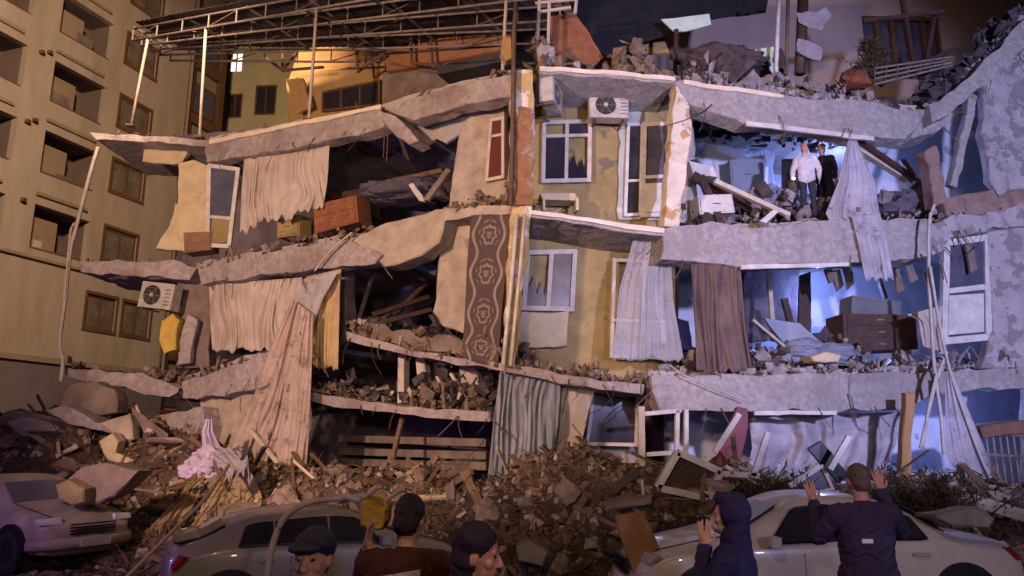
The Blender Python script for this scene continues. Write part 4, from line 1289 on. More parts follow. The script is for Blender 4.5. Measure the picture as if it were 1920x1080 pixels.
# ================================================================== air conditioners
def aircon(label, loc, rotz, group=None, tilt=0.0, roll=0.0, s=1.0, dark=False):
    t = thing("air_conditioner", label, "air conditioner", tuple(loc))
    M_ = Matrix.Translation(loc) @ Euler((tilt, roll, rotz)).to_matrix().to_4x4() @ Matrix.Scale(s, 4)
    X = lambda x, y, z: M_ @ Vector((x, y, z))
    R3 = M_.to_3x3()
    mb = MB()
    # casing with chamfered vertical edges; front faces -Y
    pr = [(-.42, -.12), (-.39, -.15), (.39, -.15), (.42, -.12), (.42, .15), (-.42, .15)]
    b = [X(x, y, -.28) for x, y in pr]
    mb.prism(b, X(0, 0, .28) - X(0, 0, -.28))
    mb.build("casing", WHITE_M, t)
    MB().disc(X(-.08, -.156, 0), R3 @ Vector((0, 1, 0)), .215 * s, 28).build("fan_opening", BLACK, t)
    mb = MB()
    for q in range(5):
        mb.ring(X(-.08, -.165, 0), R3 @ Vector((0, 1, 0)), (.03 + .046 * q) * s, .005 * s, 24, 4)
    for q in range(6):
        a = q * math.pi / 3
        mb.tube([X(-.08, -.166, 0), X(-.08 + .22 * math.cos(a), -.166, .22 * math.sin(a))], .005 * s, 4)
    mb.build("grille", STEEL, t)
    MB().cyl(X(-.08, -.17, 0), R3 @ Vector((0, 1, 0)), .045 * s, .02 * s, 14).build("fan_hub", WHITE_M, t)
    for k in range(5):
        MB().prism([X(.24, -.158, -.2 + .08 * k), X(.38, -.158, -.2 + .08 * k), X(.38, -.158, -.17 + .08 * k), X(.24, -.158, -.17 + .08 * k)], R3 @ Vector((0, .006, 0))).build("vent_slot", STEEL, t)
    for x in (-.3, .3):
        mb = MB()
        mb.bar(X(x, -.12, -.30), X(x, .42, -.30), .04 * s, .03 * s, R3 @ Vector((0, 0, 1)))
        mb.build("bracket", RUST, t)


aircon("air conditioner fixed to the corner column with its fan facing the balcony", PR.p(1034, 182, .5), math.radians(72), s=1.0)
aircon("air conditioner on the ochre wall high above the balcony window", PR.p(1140, 203, 1.05), math.radians(4), s=1.05)
aircon("air conditioner dangling tilted from the third floor slab at the far left", PLL.p(300, 556, .1), math.radians(-14), roll=math.radians(8), s=1.15)

# ================================================================== furniture and fittings inside the rooms
def cab(name, label, cat, pl, px, depth, m, off, drawers=0, fm=None):
    t = thing(name, label, cat, tuple(pl.p(px[3][0], px[3][1], off)))
    P4 = [pl.p(x, y, off) for x, y in px]
    MB().prism(P4, pl.n * depth).build("carcass", m, t)
    for k in range(drawers):
        a, b = (k + .08) / drawers, (k + .92) / drawers
        q = [P4[0].lerp(P4[3], a).lerp(P4[1].lerp(P4[2], a), .05), P4[0].lerp(P4[3], a).lerp(P4[1].lerp(P4[2], a), .95),
             P4[0].lerp(P4[3], b).lerp(P4[1].lerp(P4[2], b), .95), P4[0].lerp(P4[3], b).lerp(P4[1].lerp(P4[2], b), .05)]
        d = MB().prism([v - pl.n * .025 for v in q], pl.n * .022).build("drawer", fm or m, t)
        c = sum(q, Vector()) / 4 - pl.n * .04
        MB().bar(c - pl.d * .08, c + pl.d * .08, .025, .025, pl.n).build("handle", STEEL, d)
    return t


cab("chest_of_drawers", "orange wood chest of drawers tipping out of the top left room", "chest", PL, [(588, 384), (668, 366), (672, 416), (590, 438)], .5, WOOD_R, .25, 2)
cab("side_cabinet", "dark wooden cabinet standing behind the orange chest of drawers", "cabinet", PL, [(612, 364), (688, 352), (690, 402), (616, 412)], .5, WOOD_D, .9, 1)
cab("stool", "small brown wooden box on the third floor edge of the left wing", "box", PLL, [(344, 436), (398, 434), (396, 468), (346, 474)], .45, mat("brown_wood", (.26, .14, .07), (.17, .09, .05), 4, bump=.2), -.1, 1)
cab("yellow_cabinet", "yellow panelled cabinet under the pale curtain of the left wing", "cabinet", PL, [(520, 410), (562, 402), (562, 440), (520, 446)], .4, YELLOW, .45, 1)
cab("cabinet", "dark overturned sideboard in the blue second floor room", "sideboard", PR, [(1580, 588), (1716, 590), (1722, 654), (1584, 660)], .7, WOOD_D, 1.0, 3)
cab("appliance", "grey green box standing on the dark sideboard", "box", PR, [(1598, 554), (1690, 566), (1690, 590), (1596, 588)], .5, mat("grey_green_metal", (.14, .15, .16), (.09, .1, .11), 3, rough=.4), 1.15, 0)
cab("television", "black flat television on the wall of the third floor room", "television", PR, [(1468, 298), (1496, 298), (1496, 352), (1468, 352)], .08, BLACK, 2.4, 0)
cab("cupboard", "pale blue grey cupboard leaning at the back of the third floor room", "cupboard", PR, [(1368, 300), (1432, 292), (1434, 356), (1372, 362)], .5, mat("grey_blue_laminate", (.24, .27, .34), (.18, .2, .26), 2, rough=.5), 2.6, 1)
cab("kitchen_unit", "white kitchen unit slumped over the third floor edge", "kitchen unit", PR, [(1308, 366), (1372, 364), (1378, 398), (1312, 402)], .6, PVC, .5, 1)
cab("water_heater", "white fallen water heater resting above the kitchen unit", "water heater", PR, [(1292, 302), (1336, 312), (1346, 332), (1300, 326)], .35, PVC, .6, 0)
cab("balcony_bench", "pale wooden bench under the window of the upper balcony", "bench", PR, [(1014, 362), (1078, 362), (1084, 376), (1016, 374)], .4, CREAM, .9, 0)
for x in (1018, 1080):
    MB().bar(PR.p(x, 374, 1.0), PR.p(x, 398, 1.0), .05, .3, PR.n).build("bench_leg", CREAM, bpy.data.objects["balcony_bench"])
board("ironing_board", "blue grey panel fallen across the second floor room", "panel", PR, [(1432, 596), (1500, 606), (1574, 672), (1560, 688), (1470, 644)], .08, mat("grey_blue_laminate", (.24, .27, .34)), off=1.2)
board("door_leaf", "dark door leaf leaning in the second floor room", "door", PR, [(1500, 516), (1520, 508), (1522, 640), (1496, 640)], .06, WOOD_D, off=2.2)
board("foam_slab", "small pale slab lying on the second floor edge", "slab", PR, [(1520, 668), (1550, 658), (1578, 666), (1572, 678), (1526, 678)], .4, CREAM, off=.1)
board("white_strip", "white plank leaning on the third floor edge below the cupboard", "plank", PR, [(1424, 414), (1450, 392), (1460, 396), (1436, 418)], .05, PVC, off=.0)
board("white_rag", "white torn plastic scrap in the top left room", "scrap", PL, [(766, 346), (774, 342), (792, 366), (796, 378), (786, 376)], .05, PVC, off=.8)
board("blue_barrel", "blue plastic bag behind the brown curtain", "bag", PR, [(1268, 598), (1290, 602), (1300, 656), (1280, 656)], .3, mat("blue_bag", (.05, .06, .3), (.03, .04, .2), 4, rough=.4), off=1.0, jit=.04)
board("yellow_bundle", "yellow cloth bundle below the dangling air conditioner", "bundle", PLL, [(302, 600), (322, 590), (334, 604), (326, 650), (308, 664), (298, 640)], .3, mat("yellow_cloth", (.55, .38, .08), (.4, .26, .05), 3, bump=.5, bscale=5), off=.0, jit=.06)
# tumbled joists and sticks in the dark rooms of the left wing
random.seed(11)
for (a, b, o1, o2, m_, wd, lb) in (
        ((690, 350), (830, 320), 1.0, 2.2, WOOD, .12, "long brown beam lying behind the orange chest of drawers"),
        ((800, 376), (842, 318), .6, .9, CONC_D, .14, "grey prop leaning against the beige wall of the top left room"),
        ((700, 590), (806, 556), .8, 2.0, WOOD_D, .12, "dark joist fallen deep in the second floor left room"),
        ((720, 604), (812, 580), .6, 1.4, WOOD_D, .10, "brown joist fallen at the front of the second floor left room"),
        ((668, 612), (700, 512), 1.2, 1.6, STEEL, .06, "thin metal strip slanting across the dark second floor left room"),
        ((740, 590), (800, 530), 1.6, 2.2, WOOD_D, .12, "dark joist rising towards the beige wall by the carpet"),
        ((736, 862), (756, 778), .2, .6, WOOD, .09, "brown prop standing under the lowest left slab"),
        ((820, 706), (850, 764), .4, .7, PVC_T, .06, "pale stick leaning left on the lowest left slab"),
        ((846, 700), (874, 748), .5, .6, PVC_T, .06, "pale stick leaning beside the hanging wall stud")):
    MB().bar(PL.p(*a, o1), PL.p(*b, o2), wd, .08, PL.n).build("fallen_timber", m_, label=lb, cat="timber")
for (a, b, o1, o2, m_, wd, lb) in (
        ((1300, 300), (1352, 420), .7, .5, WOOD_D, .16, "dark prop leaning beside the peeling white column"),
        ((1300, 330), (1420, 400), .6, 1.2, WOOD_D, .2, "dark beam fallen behind the white kitchen unit"),
        ((1340, 340), (1480, 404), .4, .6, PVC_T, .10, "pale bar slanting down before the pale blue cupboard"),
        ((1660, 400), (1740, 330), .9, .6, WOOD_D, .14, "dark timber slanting up beside the gathered lace curtain"),
        ((1690, 300), (1760, 400), 1.2, .6, WOOD_D, .14, "dark timber crossing behind the sagging brown beam"),
        ((1410, 600), (1470, 650), .4, 1.0, PVC_T, .06, "pale stick beside the brown curtain"),
        ((1440, 500), (1450, 640), 2.6, 2.2, PVC_T, .10, "pale upright strip at the back of the second floor room"),
        ((1470, 560), (1490, 636), 2.0, 2.0, WOOD_D, .14, "dark short post beside the leaning door leaf"),
        ((1640, 500), (1660, 560), 1.5, 1.4, WOOD_D, .08, "dark strip hanging above the overturned sideboard")):
    MB().bar(PR.p(*a, o1), PR.p(*b, o2), wd, .1, PR.n).build("fallen_timber", m_, label=lb, cat="timber")

# ================================================================== cables and hoses hanging off the block
def cable(label, pl, pts, r=.02, m=None, off=-.3, name="hanging_cable", cat="cable"):
    P_ = [pl.p(x, y, off) for x, y in pts]
    out = []
    k = len(P_)
    for i in range(k - 1):
        p0, p1, p2, p3 = P_[max(i - 1, 0)], P_[i], P_[i + 1], P_[min(i + 2, k - 1)]
        for s_ in range(8):
            t = s_ / 8
            out.append(.5 * ((2 * p1) + (p2 - p0) * t + (2 * p0 - 5 * p1 + 4 * p2 - p3) * t * t + (3 * p1 - p0 - 3 * p2 + p3) * t ** 3))
    out.append(P_[-1])
    MB().tube(out, r, 6).build(name, m or CABLE, smooth=True, label=label, cat=cat)


cable("crooked pale downpipe hanging off the far left corner of the block", PLL, [(184, 276), (168, 330), (142, 430), (132, 470), (122, 560), (112, 640), (118, 676), (114, 716)], .05, PVC_T, -.2, "hanging_downpipe", "pipe")
cable("thin second pipe beside the crooked downpipe", PLL, [(140, 418), (132, 436), (126, 500), (120, 560)], .03, PVC_T, -.25, "hanging_pipe", "pipe")
cable("white hose looping down from the broken third floor at the right", PR, [(1752, 384), (1742, 420), (1742, 520), (1746, 600), (1752, 690), (1764, 780), (1770, 852)], .035, CABLE, -.45, "hanging_hose", "hose")
cable("pale cable running from the white hose to the right end of the heap", PR, [(1744, 500), (1760, 600), (1780, 690), (1810, 780), (1840, 860), (1866, 916)], .03, CABLE, -.55)
cable("pale cable crossing the white hose down to the dry bush", PR, [(1776, 660), (1760, 700), (1744, 760), (1726, 840)], .03, CABLE, -.5)
cable("second pale cable beside the one reaching the dry bush", PR, [(1756, 700), (1740, 770), (1732, 842)], .02, CABLE, -.52)
cable("thin wire slanting across the second floor beam of the right wing", PR, [(1255, 684), (1300, 712), (1400, 752)], .012, CABLE, -.2, cat="wire")
cable("thin wire slanting across the left third floor beam", PL, [(660, 436), (620, 470), (590, 508)], .02, CABLE, -.15, cat="wire")
cable("straw yellow strip running from the tulle down past the silver car", flat(9.0), [(430, 870), (380, 940), (320, 1000), (236, 1084)], .022, mat("yellow_tape", (.55, .42, .18), (.4, .3, .12)), 0, "yellow_strip", "strip")
cable("dark wire sagging between the roof canopy and corner post", PL, [(640, 80), (740, 96), (850, 92), (950, 70)], .018, CABLE_D, .3, cat="wire")

# ================================================================== the heap: pieces one can pick apart
random.seed(33)


def hull_mesh(name, seed, m, n=14):
    rs = random.Random(seed)
    bm = bmesh.new()
    for k in range(n):
        v = Vector((rs.gauss(0, 1), rs.gauss(0, 1), rs.gauss(0, 1))).normalized() * rs.uniform(.75, 1.05)
        v = Vector((max(-.62, min(.62, v.x)), max(-.55, min(.55, v.y)), max(-.5, min(.5, v.z))))
        bm.verts.new(v)
    r = bmesh.ops.convex_hull(bm, input=bm.verts)
    bmesh.ops.delete(bm, geom=[g_ for g_ in r["geom_interior"] if isinstance(g_, bmesh.types.BMVert)], context='VERTS')
    me = bpy.data.meshes.new(name)
    bm.to_mesh(me)
    bm.free()
    me.materials.append(m)
    return me


def box_mesh(name, m, j=.06, seed=0):
    random.seed(seed)
    mb = MB()
    mb.box((0, 0, 0), (1, 1, 1), None, 0, j)
    o = mb.build(name, m)
    me = o.data
    bpy.data.objects.remove(o)
    return me


def mound_n(x, y):
    e = .15
    return Vector((mound_z(x - e, y) - mound_z(x + e, y), mound_z(x, y - e) - mound_z(x, y + e), 2 * e)).normalized()


CH_M = [hull_mesh("rubble_chunk", s, CHUNK) for s in range(8)]
CH_P = [hull_mesh("plaster_chunk", 20 + s, mat("rubble_plaster", (.50, .43, .34), (.32, .26, .20), 3, bump=.4, rnd=.35)) for s in range(4)]
BR_M = [box_mesh("brick", BRICK, .05, s) for s in range(3)]
PK_M = [box_mesh("timber_plank", WOOD, .03, s) for s in range(3)]
PK_P = [box_mesh("pale_batten", mat("pale_timber", (.48, .38, .26), (.34, .26, .17), 4, bump=.2, rnd=.35), .03, s) for s in range(2)]
random.seed(34)


def spot(x0=-12.5, x1=10.5, d0=.2, d1=5.0):
    x = random.uniform(x0, x1)
    d = d0 + (d1 - d0) * random.random() ** 1.15 * (1 if x < 3 else .62)
    y = facade_y(x) - d
    return x, y, mound_z(x, y)


def zone(x, y, z):
    u = 960 + x / y * F_PX * 0.97
    where = ("behind the tan car", "behind the silver car", "below the dark left rooms", "below the striped curtain", "around the upturned crate", "behind the pale sedan")[sum(u > q for q in (300, 560, 900, 1150, 1420))]
    up_ = "high on" if facade_y(x) - y < 1.8 else "low on"
    return up_ + " the heap " + where


def strew(n, meshes, name, label, cat, group, size, flat_=None, sink=.25, rng={}):
    for i in range(n):
        x, y, z = spot(**rng)
        me = random.choice(meshes)
        o = bpy.data.objects.new(name, me)
        s = size()
        o.scale = s
        nrm = mound_n(x, y)
        q = nrm.to_track_quat('Z', 'Y')
        tilt = Euler((random.gauss(0, flat_ or .5), random.gauss(0, flat_ or .5), random.uniform(0, 6.28)))
        o.rotation_euler = (q.to_matrix() @ tilt.to_matrix()).to_euler()
        o.location = (x, y, z + min(s) * (.5 - sink))
        COL.objects.link(o)
        m_ = max(s)
        big = ("small ", "", "large ")[(m_ > .28) + (m_ > .5)] if cat not in ("plank", "batten", "brick") else ("short ", "", "long ")[(m_ > .8) + (m_ > 1.3)] if cat != "brick" else ""
        setp(o, big + label + " " + zone(x, y, z), cat, group)


def cs(lo, hi, fl=(.5, 1)):
    def f():
        s = lo + (hi - lo) * random.random() ** 2.2
        return (s, s * random.uniform(.6, 1), s * random.uniform(*fl))
    return f


strew(190, CH_M, "rubble_chunk", "jagged concrete chunk", "rubble", "concrete chunks on the heap", cs(.10, .42, (.35, .8)))
strew(70, CH_P, "plaster_chunk", "pale plaster lump", "plaster", "pale plaster lumps on the heap", cs(.10, .42, (.3, .7)))
strew(140, BR_M, "brick", "loose reddish brick", "brick", "bricks on the heap", lambda: (.24 * random.uniform(.6, 1.1), .12, .085 * random.uniform(.8, 1.6)))
strew(200, PK_M, "timber_plank", "brown splintered plank", "plank", "brown planks on the heap", lambda: (random.uniform(.4, 1.7), random.uniform(.04, .14), random.uniform(.025, .06)), .32, .05)
strew(70, PK_P, "pale_batten", "thin pale batten", "batten", "pale battens on the heap", lambda: (random.uniform(.4, 1.5), random.uniform(.03, .08), random.uniform(.02, .05)), .35, 0)
# broken flat slabs leaning on the heap
for i in range(46):
    x, y, z = spot(-12, 9, .3, 4.0) if i < 32 else spot(-13, -7, .3, 3.5)
    o = bpy.data.objects.new("slab_fragment", random.choice(CH_M))
    s = random.uniform(.35, .85) if i < 32 else random.uniform(.6, 1.3)
    o.scale = (s, s * random.uniform(.5, .9), .12 * random.uniform(.8, 1.6))
    o.rotation_euler = (random.gauss(.35, .3), random.gauss(0, .3), random.uniform(0, 6.28))
    o.location = (x, y, z + .12)
    COL.objects.link(o)
    setp(o, ("large " if s > .9 else "") + "flat broken slab half buried " + zone(x, y, z), "slab", "slab fragments in the heap")
# bent steel rods
for i in range(26):
    x, y, z = spot(-11, 10, .2, 4.2)
    an = random.uniform(0, 6.28)
    p = Vector((x, y, z - .05))
    d = Vector((math.cos(an) * .7, math.sin(an) * .4, random.uniform(.1, .8)))
    pts = [p + d * t + Vector((0, 0, -.35 * t * t)) + Vector((.06 * math.sin(5 * t), 0, .04 * math.cos(7 * t))) for t in [k / 6 * 1.2 for k in range(7)]]
    MB().tube(pts, .012, 5).build("steel_rod", RUST if i % 3 else STEEL, label="bent thin steel rod sticking out of the heap", cat="rod", group="steel rods in the heap")
# fine rubble, beyond counting
mb = MB()
mb2 = MB()
for i in range(17000):
    x, y, z = spot(-14, 11.5, .0, 6.2)
    s = .03 + .14 * random.random() ** 3
    (mb if i % 5 else mb2).chunk((x, y, z + s * .15), (s, s * random.uniform(.4, 1), s * random.uniform(.3, .8)))
mb.build("fine_rubble", mat("fine_rubble_mix", (.22, .15, .10), (.07, .05, .04), 5, bump=.5), label="fine brown rubble covering the heap", cat="rubble", kind="stuff", fix=False)
mb2.build("fine_rubble", mat("fine_rubble_pale", (.42, .34, .26), (.22, .17, .13), 5, bump=.5), label="fine pale rubble strewn over the heap", cat="rubble", kind="stuff", fix=False)
mb = MB()
for i in range(4200):
    x, y, z = spot(-13, 11, .0, 5.5)
    an = random.uniform(0, 3.14)
    l = random.uniform(.1, .5)
    d = Vector((math.cos(an), math.sin(an) * .7, random.gauss(0, .35))) * l / 2
    p = Vector((x, y, z + .03 + abs(d.z)))
    mb.bar(p - d, p + d, random.uniform(.008, .03), .012, Vector((.2, .3, 1)))
mb.build("splinters", WOOD, label="splintered laths strewn over the heap", cat="splinters", kind="stuff", fix=False)

# ---- big individual pieces on the heap
board("fallen_slab", "long pale slab end jutting out of the heap at the far left", "slab", flat(17.5), [(12, 792), (40, 782), (110, 800), (122, 812), (98, 830), (40, 818)], .9, CONC, jit=.06)
board("fallen_slab", "broad tilted slab lying below the second floor at the left", "slab", flat(17.0), [(84, 766), (120, 760), (180, 790), (246, 800), (244, 824), (190, 810), (110, 786)], 1.0, CONC, jit=.06)
board("fallen_wall", "dark domed wall fragment on the heap below the left slab", "wall fragment", flat(17.6), [(110, 760), (120, 726), (180, 716), (214, 730), (222, 772), (170, 784)], .5, CONC_D, jit=.07)
board("fallen_wall", "beige wall fragment standing on the heap at the left", "wall fragment", flat(16.4), [(190, 792), (242, 778), (248, 822), (226, 830), (206, 806)], .3, BEIGE, jit=.05)
board("fallen_wall", "cream curved lump lying on the heap at the left", "lump", flat(16.0), [(184, 828), (206, 814), (220, 832), (214, 852), (250, 862), (236, 872), (200, 864)], .3, CREAM, jit=.05)
board("fallen_slab", "smooth brown slab lying across the bonnet of the tan car", "slab", flat(12.5), [(106, 914), (146, 880), (200, 868), (262, 884), (220, 930), (150, 950), (110, 940)], .5, CONC_D, jit=.05)
board("fallen_wall", "round tan lump of masonry on the tan car's bonnet", "lump", flat(12.2), [(104, 910), (130, 900), (158, 916), (156, 940), (132, 954), (110, 940)], .4, mat("tan_masonry", (.34, .24, .13), (.2, .14, .08), 4, bump=.6), jit=.06)
board("timber_board", "wide tan board leaning on the heap at the bottom centre", "board", flat(8.6), [(1152, 968), (1206, 958), (1310, 1190), (1226, 1190)], .06, mat("tan_board", (.36, .2, .08), (.26, .14, .055), 4, bump=.15, rough=.6))
board("timber_post", "upright brown timber post before the right floor beam", "post", PR, [(1698, 736), (1716, 736), (1706, 915), (1688, 915)], .14, mat("tan_board", (.36, .2, .08)), off=-.6)
board("stone_block", "square olive stone block at the foot of the heap", "block", flat(9.4), [(966, 1026), (988, 1012), (1030, 1032), (1018, 1066), (974, 1054)], .35, mat("olive_stone", (.24, .2, .12), (.16, .13, .08), 4, bump=.4), jit=.03)
board("red_door", "dark red door leaf leaning under the right floor beam", "door", PR, [(1384, 762), (1402, 766), (1404, 800), (1384, 880), (1342, 872), (1352, 830)], .07, mat("dark_red_paint", (.17, .03, .035), (.10, .02, .025), 3, rough=.5), off=-.15)
board("television", "black flat screen tipped up on the heap behind the raised hands", "television", flat(13.2), [(1516, 842), (1540, 826), (1594, 892), (1574, 906)], .07, BLACK)
cs_ = thing("cot_frame", "upturned white framed crate with brown mesh on the heap", "crate", tuple(flat(12.6).p(1290, 920)))
fp = flat(12.6)
q = [(1270, 848), (1350, 884), (1326, 934), (1232, 914)]
for a, b, m_ in ((q[0], q[1], PVC), (q[3], q[0], PVC), (q[1], q[2], PVC_T), (q[2], q[3], PVC_T)):
    MB().bar(fp.p(*a), fp.p(*b), .11, .16, fp.n).build("frame_rail", m_, cs_)
mesh_b = MB()
P4 = [fp.p(x, y, .05) for x, y in q]
for k in range(1, 13):
    t = k / 13
    mesh_b.tube([P4[0].lerp(P4[1], t), P4[3].lerp(P4[2], t)], .008, 4)
    mesh_b.tube([P4[0].lerp(P4[3], t), P4[1].lerp(P4[2], t)], .008, 4)
mesh_b.build("wire_mesh", RUST, cs_)
MB().prism([v + fp.n * .12 for v in P4], fp.n * .05).build("backing", WOOD_D, cs_)
frm = thing("window_frame", "empty white window frame standing upright at the ground floor centre", "window frame", tuple(PR.p(1250, 900, -.3)))
for a, b in (((1202, 762), (1204, 918)), ((1208, 776), (1276, 770)), ((1212, 852), (1270, 848)), ((1270, 768), (1268, 850)), ((1286, 768), (1286, 852))):
    MB().bar(PR.p(*a, -.3), PR.p(*b, -.3), .11 if a[0] == 1202 else .075, .09, PR.n).build("frame_bar", PVC_T if a[0] == 1202 else PVC, frm)
for a, b, lb, m_ in (((1350, 888), (1424, 892), "white horizontal bar beside the upturned crate", PVC), ((1480, 912), (1536, 874), "white bar slanting up to the raised left hand", PVC),
                     ((1556, 880), (1592, 818), "short white bar behind the tipped black screen", PVC), ((1340, 848), (1386, 776), "white bar leaning along the dark red door", PVC),
                     ((1412, 892), (1440, 810), "short white bar before the plastic sheet", PVC), ((1484, 950), (1574, 930), "broad cream bar lying behind the man's raised arm", CREAM),
                     ((470, 806), (548, 900), "thin pale bar in the tulle", PVC_T), ((516, 888), (570, 886), "pale bar along the bottom of the tulle", PVC_T),
                     ((106, 856), (146, 836), "short pale bar on the heap at the far left", PVC_T), ((185, 886), (226, 900), "white bar lying above the tan car", PVC),
                     ((1794, 930), (1925, 968), "long grey plank lying behind the boot of the right car", PVC_T)):
    pl_ = flat(12.8) if a[0] > 600 else (Plane((0, 13.5), (-.892, .452)) if a[0] > 400 else (flat(16.8) if a[0] < 150 else flat(15)))
    MB().bar(pl_.p(*a), pl_.p(*b), .09 if "broad" not in lb and "plank" not in lb else .2, .06, pl_.n).build("loose_bar", m_, label=lb, cat="bar")
# window sash lying tilted in front of the plastic
sash = window(None, flat(13.0), [(1488, 900), (1540, 874), (1560, 916), (1500, 932)], cols=1, fm=PVC_T, gm=GLASS_B, name="fallen_window", w=.05)
setp(sash, "fallen window sash with dusty glass near the raised left hand", "window sash")
bush("dry_bush", "tangled brown dry bush on the heap under the pale cables", flat(12.4).p(1738, 955), 1.15, .75, 4200, cone=False, seed=8)
bush("dry_bush", "small dark bush behind the upturned crate", flat(12.7).p(1440, 940), .8, .6, 1800, cone=False, seed=9)
stn = thing("pale_boulder", "pale wedge shaped concrete block resting on the right car", "block", tuple(flat(8.4).p(1820, 990)))
slab("block", flat(8.2), [(1758, 966), (1800, 952), (1848, 950), (1868, 972), (1860, 986), (1800, 990), (1764, 978)], .5, CONC_R, stn, jit=.04)
# ground floor railing at the far right
rl = thing("balcony_railing", "dark green balcony railing at the ground floor far right", "railing", tuple(PR.p(1890, 920, -.4)))
GRN = mat("green_paint", (.10, .14, .12), (.06, .09, .08), 5, rough=.5)
for k in range(7):
    x = 1848 + 13 * k
    MB().tube([PR.p(x, 812 + k, -.4), PR.p(x + 14, 912 + k, -.4)], .022, 5).build("baluster", STEEL, rl)
for y in (812, 852, 914):
    MB().tube([PR.p(1844, y, -.4), PR.p(1935, y + 6, -.4)], .03, 6).build("rail", STEEL, rl)
board("awning_sheet", "rust coloured sheet above the ground floor railing", "sheet", PR, [(1840, 800), (1930, 786), (1930, 812), (1846, 822)], .8, mat("rust_sheet", (.2, .1, .07), (.12, .06, .045), 3), off=-.5)
# light yellow bar near the hooded man
board("yellow_bar", "yellow bar lying on the bonnet of the pale sedan", "bar", flat(8.75), [(1292, 1018), (1318, 1000), (1324, 1008), (1298, 1026)], .03, mat("yellow_plastic", (.62, .52, .12), (.5, .42, .1), 4, rough=.4))

